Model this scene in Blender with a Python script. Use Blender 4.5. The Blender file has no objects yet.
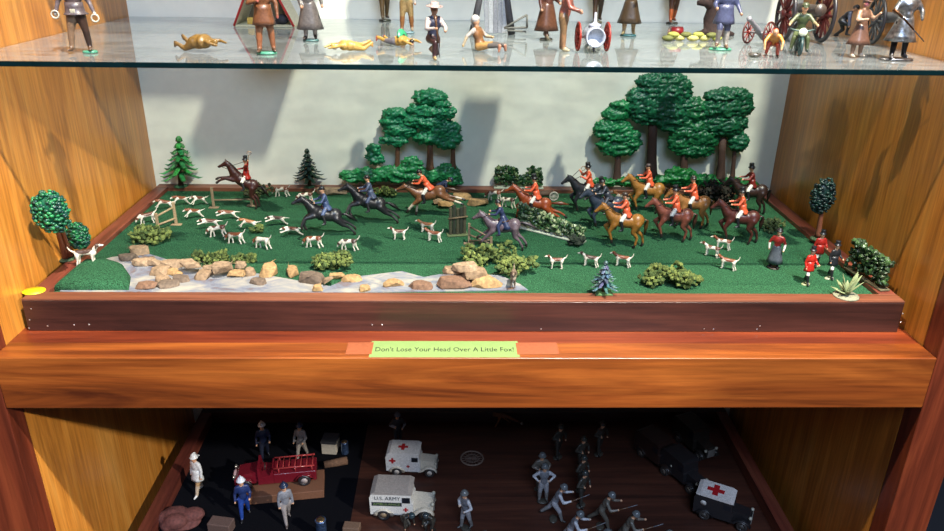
import bpy, bmesh, math, random
import numpy as np
from mathutils import Vector, Matrix, noise as mnoise

scene = bpy.context.scene
U = 0.01          # everything below is written in centimetres, heights measured from the eye level
EYE = 140.0       # eye level above the floor, cm
sin, cos, pi = math.sin, math.cos, math.pi
R = math.radians

# ------------------------------------------------------------------ camera
FPX, PITCH, YAW, ROLL = 749.04, R(23.652), R(1.4944), R(0.8093)
cam_d = bpy.data.cameras.new('camera')
cam = bpy.data.objects.new('camera', cam_d)
scene.collection.objects.link(cam)
cam_d.sensor_fit = 'HORIZONTAL'
cam_d.sensor_width = 36.0
cam_d.lens = 36.0 * FPX / 944.0
cam_d.clip_start = 0.02
cam_d.clip_end = 50
cam.matrix_world = Matrix.Translation((0, 0, EYE * U)) @ (
    Matrix.Rotation(-YAW, 4, 'Z') @ Matrix.Rotation(pi / 2 - PITCH, 4, 'X') @ Matrix.Rotation(ROLL, 4, 'Z'))
scene.camera = cam

# ------------------------------------------------------------------ world, lights, exposure
scene.view_settings.view_transform = 'Standard'
scene.view_settings.look = 'None'
scene.view_settings.gamma = 1
scene.view_settings.use_curve_mapping = False
scene.view_settings.exposure = -0.15
world = bpy.data.worlds.new('world')
scene.world = world
world.use_nodes = True
world.node_tree.nodes['Background'].inputs[0].default_value = (0.62, 0.74, 1.0, 1)
world.node_tree.nodes['Background'].inputs[1].default_value = 0.10

def spot(name, pos, target, watts, col, size, angle=60, blend=.5):
    d = bpy.data.lights.new(name, 'SPOT')
    d.energy = watts
    d.color = col
    d.shadow_soft_size = size * U
    d.spot_size = R(angle)
    d.spot_blend = blend
    o = bpy.data.objects.new(name, d)
    scene.collection.objects.link(o)
    p = Vector((pos[0], pos[1], pos[2] + EYE)) * U
    t = Vector((target[0], target[1], target[2] + EYE)) * U
    o.location = p
    o.rotation_euler = (t - p).to_track_quat('-Z', 'Y').to_euler()
    return o

spot('ceiling_spot_key', (60, -20, 190), (2, 100, -30), 920, (1.0, .92, .77), 2.5, 46)
spot('ceiling_spot_top', (22, 92, 170), (2, 98, -32), 80, (1.0, .93, .80), 3.0, 50)
spot('ceiling_spot_right', (190, -80, 85), (-48, 88, -66), 420, (1.0, .96, .88), 4.0, 17)
spot('ceiling_spot_left', (-40, 30, 175), (57, 87, -38), 240, (1.0, .86, .66), 2.5, 15)

def area(name, pos, target, watts, col, sx, sy):
    d = bpy.data.lights.new(name, 'AREA')
    d.energy = watts
    d.color = col
    d.shape = 'RECTANGLE'
    d.size, d.size_y = sx * U, sy * U
    o = bpy.data.objects.new(name, d)
    scene.collection.objects.link(o)
    p = Vector((pos[0], pos[1], pos[2] + EYE)) * U
    t = Vector((target[0], target[1], target[2] + EYE)) * U
    o.location = p
    o.rotation_euler = (t - p).to_track_quat('-Z', 'Y').to_euler()
    return o
area('window_daylight', (40, -200, 230), (0, 100, -25), 160, (.56, .72, 1.0), 180, 110)

# ------------------------------------------------------------------ pixel ray helpers (for placing things on known planes)
def ray(px, py):
    a, b = px - 472, py - 265.5
    a, b = a * cos(ROLL) + b * sin(ROLL), -a * sin(ROLL) + b * cos(ROLL)
    X, d, v = a / FPX, 1., -b / FPX
    Y = d * cos(PITCH) + v * sin(PITCH)
    Z = -d * sin(PITCH) + v * cos(PITCH)
    return np.array([X * cos(YAW) + Y * sin(YAW), -X * sin(YAW) + Y * cos(YAW), Z])

def atz(px, py, z):
    r = ray(px, py)
    return r * z / r[2]

def aty(px, py, y):
    r = ray(px, py)
    return r * y / r[1]

TURF, GLASS, LOWER = -38.6, -11.67, -84.0

# ------------------------------------------------------------------ materials
def lin(c):
    return tuple(((x / 255) / 12.92 if x / 255 <= .04045 else ((x / 255 + .055) / 1.055) ** 2.4) for x in c)

def new_mat(name):
    m = bpy.data.materials.new(name)
    m.use_nodes = True
    nt = m.node_tree
    return m, nt, nt.nodes['Principled BSDF']

def N(nt, typ, **kw):
    n = nt.nodes.new(typ)
    for k, v in kw.items():
        if k in n.inputs:
            n.inputs[k].default_value = v
        else:
            setattr(n, k, v)
    return n

def coords(nt, scale=(1, 1, 1)):
    tc = N(nt, 'ShaderNodeTexCoord')
    mp = N(nt, 'ShaderNodeMapping')
    mp.inputs['Scale'].default_value = scale
    nt.links.new(tc.outputs['Object'], mp.inputs['Vector'])
    return mp.outputs['Vector']

def ramp(nt, stops):
    r = N(nt, 'ShaderNodeValToRGB')
    e = r.color_ramp.elements
    while len(e) < len(stops):
        e.new(.5)
    for i, (p, c) in enumerate(stops):
        e[i].position = p
        e[i].color = (*c, 1)
    return r

def paint(name, rough=.42, metal=0., bump=.15, scale=600, vary=.35):
    """painted surface: colour comes from the mesh's own colour attribute, broken up by fine wear"""
    m, nt, b = new_mat(name)
    at = N(nt, 'ShaderNodeAttribute', attribute_name='Col')
    v = coords(nt)
    nz = N(nt, 'ShaderNodeTexNoise', Scale=scale, Detail=4.0)
    nt.links.new(v, nz.inputs['Vector'])
    rp = ramp(nt, [(.3, (1 - vary,) * 3), (.7, (1 + vary * .3,) * 3)])
    nt.links.new(nz.outputs[0], rp.inputs[0])
    mx = N(nt, 'ShaderNodeMix', data_type='RGBA', blend_type='MULTIPLY')
    mx.inputs['Factor'].default_value = 1
    nt.links.new(at.outputs['Color'], mx.inputs['A'])
    nt.links.new(rp.outputs[0], mx.inputs['B'])
    nt.links.new(mx.outputs['Result'], b.inputs['Base Color'])
    b.inputs['Roughness'].default_value = rough
    b.inputs['Metallic'].default_value = metal
    if bump:
        bp = N(nt, 'ShaderNodeBump', Strength=bump, Distance=.0006)
        nt.links.new(nz.outputs[0], bp.inputs['Height'])
        nt.links.new(bp.outputs[0], b.inputs['Normal'])
    return m

def wood(name, stops, axis, stretch=14, scale=9, rough=.4, fine=.35, bump=.1, coat=0.0, warp=2.0):
    m, nt, b = new_mat(name)
    s = [scale * stretch / 4] * 3
    s[axis] = scale * .22
    v = coords(nt, s)
    n1 = N(nt, 'ShaderNodeTexNoise', Scale=1.0, Detail=5.0, Roughness=.6, Distortion=warp)
    nt.links.new(v, n1.inputs['Vector'])
    rp = ramp(nt, stops)
    nt.links.new(n1.outputs[0], rp.inputs[0])
    s2 = [scale * stretch * 3.2] * 3
    s2[axis] = scale * 1.1
    v2 = coords(nt, s2)
    n2 = N(nt, 'ShaderNodeTexNoise', Scale=1.0, Detail=3.0, Roughness=.7)
    nt.links.new(v2, n2.inputs['Vector'])
    r2 = ramp(nt, [(.35, (1 - fine,) * 3), (.6, (1.06,) * 3)])
    nt.links.new(n2.outputs[0], r2.inputs[0])
    mx = N(nt, 'ShaderNodeMix', data_type='RGBA', blend_type='MULTIPLY')
    mx.inputs['Factor'].default_value = 1
    nt.links.new(rp.outputs[0], mx.inputs['A'])
    nt.links.new(r2.outputs[0], mx.inputs['B'])
    nt.links.new(mx.outputs['Result'], b.inputs['Base Color'])
    b.inputs['Roughness'].default_value = rough
    b.inputs['Coat Weight'].default_value = coat
    b.inputs['Coat Roughness'].default_value = .25
    bp = N(nt, 'ShaderNodeBump', Strength=bump, Distance=.0008)
    nt.links.new(n2.outputs[0], bp.inputs['Height'])
    nt.links.new(bp.outputs[0], b.inputs['Normal'])
    return m

def plain(name, col, rough=.5, metal=0., nscale=200, vary=.2, bump=.1, dist=.0006):
    m, nt, b = new_mat(name)
    v = coords(nt)
    nz = N(nt, 'ShaderNodeTexNoise', Scale=nscale, Detail=5.0)
    nt.links.new(v, nz.inputs['Vector'])
    c = lin(col)
    rp = ramp(nt, [(.3, tuple(x * (1 - vary) for x in c)), (.7, tuple(min(1, x * (1 + vary)) for x in c))])
    nt.links.new(nz.outputs[0], rp.inputs[0])
    nt.links.new(rp.outputs[0], b.inputs['Base Color'])
    b.inputs['Roughness'].default_value = rough
    b.inputs['Metallic'].default_value = metal
    if bump:
        bp = N(nt, 'ShaderNodeBump', Strength=bump, Distance=dist)
        nt.links.new(nz.outputs[0], bp.inputs['Height'])
        nt.links.new(bp.outputs[0], b.inputs['Normal'])
    return m

MAT = {}
MAT['paint'] = paint('toy_paint', .38)
MAT['matte'] = paint('matte_paint', .75)
MAT['gloss'] = paint('gloss_enamel', .22, vary=.2)
MAT['silver'] = paint('bare_metal', .28, metal=.85, scale=350, vary=.6)
MAT['leaf'] = paint('leaf_paint', .4, bump=.7, scale=300, vary=.6)
MAT['lichen'] = paint('lichen', .9, bump=.6, scale=900, vary=.5)
MAT['stone'] = paint('stone', .85, bump=.8, scale=260, vary=.45)
MAT['oak'] = wood('oak_panel', [(.25, lin((146, 88, 30))), (.5, lin((186, 120, 46))), (.75, lin((202, 142, 66)))], 2, 10, 7, .33, .28, .1, .25)
MAT['shelf_red'] = wood('red_shelf', [(.25, lin((70, 25, 12))), (.5, lin((106, 43, 20))), (.75, lin((128, 60, 30)))], 0, 10, 7, .34, .25, .08, .25)
MAT['cherry'] = wood('cherry_board', [(.3, lin((66, 28, 10))), (.48, lin((114, 56, 20))), (.7, lin((150, 82, 32)))], 0, 10, 7, .3, .25, .08, .3)
MAT['redwood'] = wood('red_stile', [(.25, lin((62, 24, 14))), (.5, lin((98, 42, 24))), (.75, lin((126, 60, 34)))], 2, 10, 7, .32, .25, .08, .3)
MAT['rosewood'] = wood('rosewood_tray', [(.25, lin((30, 14, 12))), (.5, lin((54, 27, 22))), (.75, lin((78, 42, 33)))], 0, 10, 7, .42, .35, .1, .15)
MAT['rosewood_y'] = wood('rosewood_side', [(.25, lin((60, 24, 20))), (.5, lin((104, 50, 38))), (.75, lin((134, 74, 54)))], 1, 10, 7, .42, .35, .1, .15)
MAT['rim_light'] = wood('rim_edge', [(.25, lin((76, 38, 26))), (.5, lin((110, 62, 42))), (.75, lin((130, 80, 56)))], 0, 10, 7, .5, .3, .1)
MAT['tray_floor'] = wood('brown_board', [(.25, lin((40, 20, 14))), (.5, lin((66, 35, 25))), (.75, lin((84, 47, 33)))], 0, 10, 7, .5, .3, .1)
MAT['felt'] = plain('black_felt', (14, 14, 18), .95, 0, 800, .4, .5)
MAT['turf'] = plain('flocked_turf', (40, 80, 54), .95, 0, 700, .75, 1.0, .002)
MAT['wall'] = plain('cream_paint', (226, 224, 210), .55, 0, 60, .03, .15)
MAT['stream'] = None
MAT['paper'] = plain('green_paper', (112, 136, 78), .7, 0, 90, .03, .05)
MAT['tape'] = plain('clear_tape', (140, 78, 50), .25, 0, 300, .1, .1)
MAT['ink'] = plain('black_ink', (14, 16, 12), .6, 0, 90, .05, 0)
MAT['sticker'] = plain('yellow_paper', (240, 214, 20), .45, 0, 300, .05, .05)
MAT['steel'] = plain('steel', (190, 190, 190), .3, 1., 300, .1, .1)
MAT['carpet'] = plain('dark_carpet', (46, 44, 48), .95, 0, 500, .4, .6)

MAT['felt'].node_tree.nodes['Principled BSDF'].inputs['Specular IOR Level'].default_value = .05
MAT['turf'].node_tree.nodes['Principled BSDF'].inputs['Specular IOR Level'].default_value = .1

def make_stream():
    m, nt, b = new_mat('stream_bed')
    v = coords(nt, (1, 1.6, 1))
    n1 = N(nt, 'ShaderNodeTexNoise', Scale=26.0, Detail=6.0, Roughness=.65, Distortion=.6)
    nt.links.new(v, n1.inputs['Vector'])
    rp = ramp(nt, [(.3, lin((96, 72, 58))), (.43, lin((104, 110, 124))), (.55, lin((136, 134, 130))), (.7, lin((164, 156, 142)))])
    nt.links.new(n1.outputs[0], rp.inputs[0])
    nt.links.new(rp.outputs[0], b.inputs['Base Color'])
    b.inputs['Roughness'].default_value = .4
    bp = N(nt, 'ShaderNodeBump', Strength=.5, Distance=.002)
    nt.links.new(n1.outputs[0], bp.inputs['Height'])
    nt.links.new(bp.outputs[0], b.inputs['Normal'])
    return m
MAT['stream'] = make_stream()

def make_glass():
    """thin clear shelf glass: lets light through, mirrors at grazing angles, carries a little dust"""
    m = bpy.data.materials.new('shelf_glass')
    m.use_nodes = True
    nt = m.node_tree
    nt.nodes.remove(nt.nodes['Principled BSDF'])
    out = nt.nodes['Material Output']
    tr = N(nt, 'ShaderNodeBsdfTransparent', Color=(.89, .92, .915, 1))
    gl = N(nt, 'ShaderNodeBsdfGlossy', Color=(1, 1, 1, 1), Roughness=.04)
    fr = N(nt, 'ShaderNodeFresnel', IOR=1.52)
    ge = N(nt, 'ShaderNodeNewGeometry')      # both faces of the sheet mirror like glass seen from air
    mr = N(nt, 'ShaderNodeMapRange')
    mr.inputs['To Min'].default_value = 1.52
    mr.inputs['To Max'].default_value = 1 / 1.52
    nt.links.new(ge.outputs['Backfacing'], mr.inputs['Value'])
    nt.links.new(mr.outputs[0], fr.inputs['IOR'])
    mx = N(nt, 'ShaderNodeMixShader')
    nt.links.new(fr.outputs[0], mx.inputs[0])
    nt.links.new(tr.outputs[0], mx.inputs[1])
    nt.links.new(gl.outputs[0], mx.inputs[2])
    du = N(nt, 'ShaderNodeBsdfDiffuse', Color=(.34, .37, .39, 1))
    v = coords(nt, (1, 5, 1))
    nz = N(nt, 'ShaderNodeTexNoise', Scale=16.0, Detail=6.0, Roughness=.7)
    nt.links.new(v, nz.inputs['Vector'])
    rp = ramp(nt, [(.3, (.03,) * 3), (.7, (.24,) * 3)])
    nt.links.new(nz.outputs[0], rp.inputs[0])
    m2 = N(nt, 'ShaderNodeMixShader')
    nt.links.new(rp.outputs[0], m2.inputs[0])
    nt.links.new(mx.outputs[0], m2.inputs[1])
    nt.links.new(du.outputs[0], m2.inputs[2])
    nt.links.new(m2.outputs[0], out.inputs['Surface'])
    return m
MAT['glass'] = make_glass()
MAT['glass_edge'] = plain('glass_edge', (4, 24, 27), .12, 0, 60, .2, 0)

# ------------------------------------------------------------------ mesh tools
class MB:
    """collects shapes (cm, local) with a colour per vertex"""
    def __init__(self):
        self.V, self.F, self.C, self.S = [], [], [], []

    def add(self, vs, fs, col, smooth=True):
        o = len(self.V)
        self.V += [tuple(v) for v in vs]
        self.F += [tuple(i + o for i in f) for f in fs]
        c = lin(col)
        self.C += [c] * len(vs)
        self.S += [smooth] * len(fs)
        return self

    def box(self, c, s, col, rot=None, bev=0.0):
        x, y, z = s[0] / 2, s[1] / 2, s[2] / 2
        if bev <= 0:
            vs = [Vector((a * x, b * y, d * z)) for a in (-1, 1) for b in (-1, 1) for d in (-1, 1)]
            fs = [(0, 1, 3, 2), (4, 6, 7, 5), (0, 4, 5, 1), (2, 3, 7, 6), (0, 2, 6, 4), (1, 5, 7, 3)]
        else:
            bm = bmesh.new()
            bmesh.ops.create_cube(bm, size=1)
            for v in bm.verts:
                v.co = Vector((v.co.x * s[0], v.co.y * s[1], v.co.z * s[2]))
            bmesh.ops.bevel(bm, geom=list(bm.edges), offset=bev, segments=3, profile=.5, affect='EDGES')
            vs = [v.co.copy() for v in bm.verts]
            fs = [[v.index for v in f.verts] for f in bm.faces]
            bm.free()
        if rot is not None:
            vs = [rot @ v for v in vs]
        return self.add([v + Vector(c) for v in vs], fs, col, bev > 0 and min(s) < 4 * bev)

    def tube(self, pts, rad, col, n=8, flat=(1, 1), cap=True, up=None):
        pts = [Vector(p) for p in pts]
        if not hasattr(rad, '__len__'):
            rad = [rad] * len(pts)
        vs, fs = [], []
        for i, p in enumerate(pts):
            t = (pts[min(i + 1, len(pts) - 1)] - pts[max(i - 1, 0)]).normalized()
            u0 = Vector(up) if up else (Vector((0, 0, 1)) if abs(t.z) < .9 else Vector((0, 1, 0)))
            a = t.cross(u0).normalized()
            b = a.cross(t).normalized()
            for k in range(n):
                w = 2 * pi * k / n
                vs.append(p + (a * cos(w) * flat[0] + b * sin(w) * flat[1]) * rad[i])
        for i in range(len(pts) - 1):
            for k in range(n):
                fs.append((i * n + k, i * n + (k + 1) % n, (i + 1) * n + (k + 1) % n, (i + 1) * n + k))
        if cap:
            fs.append(tuple(range(n))[::-1])
            fs.append(tuple(range((len(pts) - 1) * n, len(pts) * n)))
        return self.add(vs, fs, col, n > 5)

    def ell(self, c, r, col, rot=None, nu=12, nv=8):
        vs, fs = [], []
        for j in range(nv + 1):
            th = pi * j / nv
            for i in range(nu):
                ph = 2 * pi * i / nu
                v = Vector((r[0] * sin(th) * cos(ph), r[1] * sin(th) * sin(ph), r[2] * cos(th)))
                vs.append((rot @ v if rot is not None else v) + Vector(c))
        for j in range(nv):
            for i in range(nu):
                fs.append((j * nu + i, (j + 1) * nu + i, (j + 1) * nu + (i + 1) % nu, j * nu + (i + 1) % nu))
        return self.add(vs, fs, col)

    def prism(self, poly, h0, h1, col, frame=None, smooth=False):
        """poly in local (u,v); extruded along w from h0 to h1; frame maps (u,v,w) to a point"""
        fr = frame or (lambda u, v, w: Vector((u, v, w)))
        n = len(poly)
        vs = [fr(u, v, h0) for u, v in poly] + [fr(u, v, h1) for u, v in poly]
        fs = [tuple(range(n))[::-1], tuple(range(n, 2 * n))]
        fs += [(i, (i + 1) % n, n + (i + 1) % n, n + i) for i in range(n)]
        return self.add(vs, fs, col, smooth)

    def torus(self, c, R_, r, col, axis='y', n=28, k=8, flat=1.0):
        vs, fs = [], []
        for i in range(n):
            a = 2 * pi * i / n
            for j in range(k):
                b = 2 * pi * j / k
                q, h = R_ + r * cos(b), r * sin(b) * flat
                p = {'y': (q * cos(a), h, q * sin(a)), 'x': (h, q * cos(a), q * sin(a)), 'z': (q * cos(a), q * sin(a), h)}[axis]
                vs.append(Vector(p) + Vector(c))
        for i in range(n):
            for j in range(k):
                fs.append((i * k + j, ((i + 1) % n) * k + j, ((i + 1) % n) * k + (j + 1) % k, i * k + (j + 1) % k))
        return self.add(vs, fs, col)

    def lathe(self, prof, col, n=20, c=(0, 0, 0), rot=None):
        vs, fs = [], []
        for r, z in prof:
            for k in range(n):
                v = Vector((r * cos(2 * pi * k / n), r * sin(2 * pi * k / n), z))
                vs.append((rot @ v if rot is not None else v) + Vector(c))
        for i in range(len(prof) - 1):
            for k in range(n):
                fs.append((i * n + k, i * n + (k + 1) % n, (i + 1) * n + (k + 1) % n, (i + 1) * n + k))
        fs.append(tuple(range(n))[::-1])
        fs.append(tuple(range((len(prof) - 1) * n, len(prof) * n)))
        return self.add(vs, fs, col)

    def ico(self, c, r, col, rng, jit=.3):
        t = 1.618
        base = [(-1, t, 0), (1, t, 0), (-1, -t, 0), (1, -t, 0), (0, -1, t), (0, 1, t), (0, -1, -t), (0, 1, -t), (t, 0, -1), (t, 0, 1), (-t, 0, -1), (-t, 0, 1)]
        fs = [(0, 11, 5), (0, 5, 1), (0, 1, 7), (0, 7, 10), (0, 10, 11), (1, 5, 9), (5, 11, 4), (11, 10, 2), (10, 7, 6), (7, 1, 8), (3, 9, 4), (3, 4, 2), (3, 2, 6), (3, 6, 8), (3, 8, 9), (4, 9, 5), (2, 4, 11), (6, 2, 10), (8, 6, 7), (9, 8, 1)]
        vs = [Vector(c) + Vector(b) * (r / 1.9 * (1 + rng.uniform(-jit, jit))) for b in base]
        return self.add(vs, fs, col, False)

def mk_mesh(name, V, F, C, S=True):
    me = bpy.data.meshes.new(name)
    V = np.asarray(V, dtype=float) * U
    me.from_pydata(V.tolist(), [], [list(f) for f in F])
    at = me.color_attributes.new('Col', 'FLOAT_COLOR', 'POINT')
    C = np.asarray(C, dtype=np.float32)
    at.data.foreach_set('color', np.concatenate([C, np.ones((len(C), 1), np.float32)], 1).ravel())
    if S is True:
        me.polygons.foreach_set('use_smooth', [True] * len(F))
    elif S is not False:
        me.polygons.foreach_set('use_smooth', list(S))
    me.update()
    return me

def link(name, me, mat, parent=None):
    o = bpy.data.objects.new(name, me)
    scene.collection.objects.link(o)
    if me is not None:
        me.materials.append(MAT[mat] if isinstance(mat, str) else mat)
    if parent is not None:
        o.parent = parent
    return o

def build(name, mb, mat, parent=None):
    return link(name, mk_mesh(name, mb.V, mb.F, mb.C, mb.S), mat, parent)

def put(o, x, y, z, yaw=0):
    o.location = Vector((x, y, z + EYE)) * U
    o.rotation_euler = (0, 0, R(yaw))
    return o

def tag(o, label, cat, group=None, kind=None):
    if label:
        o['label'] = label
    if cat:
        o['category'] = cat
    if group:
        o['group'] = group
    if kind:
        o['kind'] = kind
    return o

def thing(name, label, cat, x, y, z, yaw=0, group=None):
    o = bpy.data.objects.new(name, None)
    o.empty_display_size = .01
    scene.collection.objects.link(o)
    put(o, x, y, z, yaw)
    return tag(o, label, cat, group)

def struct(name, mb, mat, label=None):
    o = build(name, mb, mat)
    put(o, 0, 0, 0)
    o['kind'] = 'structure'
    o['label'] = label
    o['category'] = 'cabinet'
    return o

# ---- one continuous skin grown round capsules and ellipsoids
BLOBS = {}

def prim_mesh(prims):
    m = MB()
    for p in prims:
        if p[0] == 'c':
            a, b = Vector(p[1]), Vector(p[2])
            ra, rb = p[3], p[4]
            t = (b - a)
            if t.length < 1e-4:
                t = Vector((0, 0, 1e-3))
                b = a + t
            t.normalize()
            pts = [a - t * ra * .97, a - t * ra * .7, a, b, b + t * rb * .7, b + t * rb * .97]
            m.tube(pts, [ra * .24, ra * .71, ra, rb, rb * .71, rb * .24], (0, 0, 0), 10)
        else:
            m.ell(p[1], p[2], (0, 0, 0), p[3], 14, 9)
    return m

def blob(key, prims, voxel, smooth=3):
    if key is not None and key in BLOBS:
        return BLOBS[key]
    m = prim_mesh(prims)
    me = bpy.data.meshes.new('tmp')
    me.from_pydata([tuple(v) for v in m.V], [], m.F)
    o = bpy.data.objects.new('tmp', me)
    scene.collection.objects.link(o)
    md = o.modifiers.new('r', 'REMESH')
    md.mode = 'VOXEL'
    md.voxel_size = voxel
    if smooth:
        sm = o.modifiers.new('s', 'SMOOTH')
        sm.factor = .5
        sm.iterations = smooth
    dg = bpy.context.evaluated_depsgraph_get()
    ev = o.evaluated_get(dg)
    e = ev.to_mesh()
    V = np.zeros(len(e.vertices) * 3)
    e.vertices.foreach_get('co', V)
    V = V.reshape(-1, 3)
    F = [tuple(p.vertices) for p in e.polygons]
    NM = np.zeros(len(V) * 3)
    e.vertices.foreach_get('normal', NM)
    NM = NM.reshape(-1, 3)
    ev.to_mesh_clear()
    bpy.data.objects.remove(o)
    bpy.data.meshes.remove(me)
    D = []
    for p in prims:
        if p[0] == 'c':
            a, b = np.array(p[1], float), np.array(p[2], float)
            ab = b - a
            t = np.clip(((V - a) @ ab) / max(ab @ ab, 1e-9), 0, 1)
            D.append(np.linalg.norm(V - (a + t[:, None] * ab), axis=1) - (p[3] + (p[4] - p[3]) * t))
        else:
            q = V - np.array(p[1], float)
            if p[3] is not None:
                q = q @ np.array(p[3])
            r = np.array(p[2], float)
            D.append((np.linalg.norm(q / r, axis=1) - 1) * r.min())
    idx = np.argmin(np.array(D), 0)
    keys = [p[-1] for p in prims]
    res = (V, F, NM, idx, keys)
    if key is not None:
        BLOBS[key] = res
    return res

def blob_mesh(name, res, pal, patches=(), noise_col=0, seed=0):
    V, F, NM, idx, keys = res
    lut = np.array([lin(pal[k]) for k in keys])
    C = lut[idx].copy()
    for c, r, col in patches:
        d = np.linalg.norm((V - np.array(c)) / np.array(r), axis=1)
        C[d < 1] = lin(col)
    return mk_mesh(name, V, F, C)

# ================================================================== CABINET (the setting)
WL, WR, YW, YE = -49.6, 53.5, 120.6, 70.7       # inner left / right faces, back wall, front plane
m = MB(); m.box((WL - 1, (YE + 2.9 + YW) / 2, -20), (2, YW - YE - 2.9, 180), (0, 0, 0)); struct('wall_left', m, 'oak', 'golden oak side panel on the left of the display case')
m = MB(); m.box((WR + 1, (YE + 2.9 + YW) / 2, -20), (2, YW - YE - 2.9, 180), (0, 0, 0)); struct('wall_right', m, 'oak', 'golden oak side panel on the right of the display case')
m = MB(); m.box(((WL + WR) / 2, YW + 1, -20), (WR - WL + 4, 2, 180), (0, 0, 0)); struct('wall_back', m, 'wall', 'cream painted back panel of the display case')
for nm, x, lb in (('trim_1', WL - 2.6, 'red brown upright on the left front of the case'), ('trim_2', WR + 2.6, 'red brown upright on the right front of the case')):
    m = MB(); m.box((x, YE + 1.45, -20), (5.2, 2.9, 180), (0, 0, 0), None, .15); struct(nm, m, 'redwood', lb)
m = MB(); m.box((0, 60, -EYE - 1), (500, 500, 2), (0, 0, 0)); struct('floor', m, 'carpet', 'dark carpet floor under the display case')

# the wooden shelf: a board behind a front rail
shelf = thing('cabinet_shelf', 'wide orange brown wooden shelf with deep front rail carrying the hunt tray', 'shelf', 0, 0, 0)
m = MB(); m.box(((WL + WR) / 2, (YE + 3.4 + YW) / 2, -43.0), (WR - WL, YW - YE - 3.4, 1.9), (0, 0, 0)); build('board', m, 'shelf_red', shelf)
m = MB(); m.box(((WL + WR) / 2, YE + 1.7, -45.25), (WR - WL - .05, 3.4, 6.5), (0, 0, 0), None, .12)
rail = build('front_rail', m, 'cherry', shelf)
# the lower shelf
shelf2 = thing('cabinet_shelf', 'lower wooden shelf carrying the dark toy soldier tray', 'shelf', 0, 0, 0)
m = MB(); m.box(((WL + WR) / 2, (YE + 2 + YW) / 2, -86.9), (WR - WL, YW - YE - 2, 1.9), (0, 0, 0)); build('board', m, 'cherry', shelf2)
m = MB(); m.box(((WL + WR) / 2, YE + 1, -89.2), (WR - WL - .05, 2.0, 6.5), (0, 0, 0), None, .12); build('front_rail', m, 'cherry', shelf2)

# the glass shelf
gl = thing('glass_shelf', 'clear glass shelf with dark green front edge holding old toy figures', 'shelf', 0, 0, 0)
m = MB(); m.box(((WL + WR) / 2, (76.3 + YW) / 2, GLASS - .03), (WR - WL - .4, YW - 76.3, .06), (0, 0, 0)); build('pane', m, 'glass', gl)
m = MB(); m.box(((WL + WR) / 2, 76.15, GLASS - .26), (WR - WL - .4, .3, .52), (0, 0, 0), None, .06); build('edge', m, 'glass_edge', gl)

# unseen upper glass shelf and boxes, added to cast shadows on the back panel
gl2 = thing('glass_shelf', 'unseen clear glass shelf added above the old toy figures to carry the shade boxes', 'shelf', 0, 0, 0)
m = MB(); m.box(((WL + WR) / 2, (80.3 + YW) / 2, 21.97), (WR - WL - .4, YW - 80.3, .06), (0, 0, 0)); build('pane', m, 'glass', gl2)
m = MB(); m.box(((WL + WR) / 2, 80.15, 21.7), (WR - WL - .4, .3, .6), (0, 0, 0), None, .06); build('edge', m, 'glass_edge', gl2)
for bx, by, w, d, h, lb in ((-12.8, 98.6, 9, 26.4, 1.6, 'narrow flat grey shade box, unseen, added left of centre on the upper glass shelf'), (-30.5, 101, 26, 21.6, 1.6, 'wide flat grey shade box, unseen, added at the left end of the upper glass shelf'), (16.8, 86, 4.4, 6.4, 1.6, 'small flat grey shade box, unseen, added in the middle of the upper glass shelf'), (23.5, 104.5, 54, 16, 1.6, 'long flat grey shade box, unseen, added along the back right of the upper glass shelf')):
    t = thing('shade_box', lb, 'box', bx, by, 22.02, 0)
    m = MB(); m.box((0, 0, h / 2), (w, d, h), (150, 146, 138), None, .1); build('box', m, 'matte', t)
    m = MB(); m.box((0, 0, h + .25), (w + .2, d + .2, .5), (130, 126, 118), None, .1); build('lid', m, 'matte', t)

# ================================================================== THE HUNT TRAY
XL, XR, YF, YB = -48.8, 52.3, 76.8, 120.0
RIMT, RIMZ, BOT = 2.0, -38.0, -42.02
hunt = thing('diorama_tray', 'shallow dark wooden tray with green turf holding the fox hunt', 'tray', 0, 0, 0)
m = MB(); m.box(((XL + XR) / 2, YF + RIMT / 2, (RIMZ + BOT) / 2 - .1), (XR - XL, RIMT, RIMZ - BOT - .2), (0, 0, 0), None, .05); build('front_board', m, 'rosewood', hunt)
m = MB(); m.box(((XL + XR) / 2, YF + RIMT / 2, RIMZ - .1), (XR - XL, RIMT, .2), (0, 0, 0), None, .06); build('rim_strip', m, 'rim_light', hunt)
m = MB(); m.box(((XL + XR) / 2, YB - RIMT / 2, (RIMZ + BOT) / 2), (XR - XL, RIMT, RIMZ - BOT), (0, 0, 0), None, .08); build('back_board', m, 'rim_light', hunt)
for x in (XL + RIMT / 2, XR - RIMT / 2):
    m = MB(); m.box((x, (YF + YB) / 2, (RIMZ + BOT) / 2), (RIMT, YB - YF - 2 * RIMT, RIMZ - BOT), (0, 0, 0), None, .08); build('side_board', m, 'rosewood_y', hunt)
m = MB(); m.box(((XL + XR) / 2, (YF + YB) / 2, (TURF + BOT) / 2), (XR - XL - 2 * RIMT, YB - YF - 2 * RIMT, TURF - BOT), (0, 0, 0))
build('turf', m, 'turf', hunt)
# stream bed: a thin plaster skin
sp = [(60, 291), (60, 268), (92, 262), (112, 257), (134, 254), (150, 254), (176, 262), (205, 268), (250, 272), (330, 286), (352, 277), (385, 273), (402, 271), (424, 277), (440, 274), (470, 274), (500, 275), (520, 284), (528, 289.6)]
pts = [atz(x, y, TURF + .12)[:2] for x, y in sp] + [(-40, YF + RIMT + .02)]
pts = [(x, max(y, YF + RIMT + .02)) for x, y in pts]
m = MB(); m.prism(pts, TURF - .2, TURF + .12, (0, 0, 0)); build('stream', m, 'stream', hunt)
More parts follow.
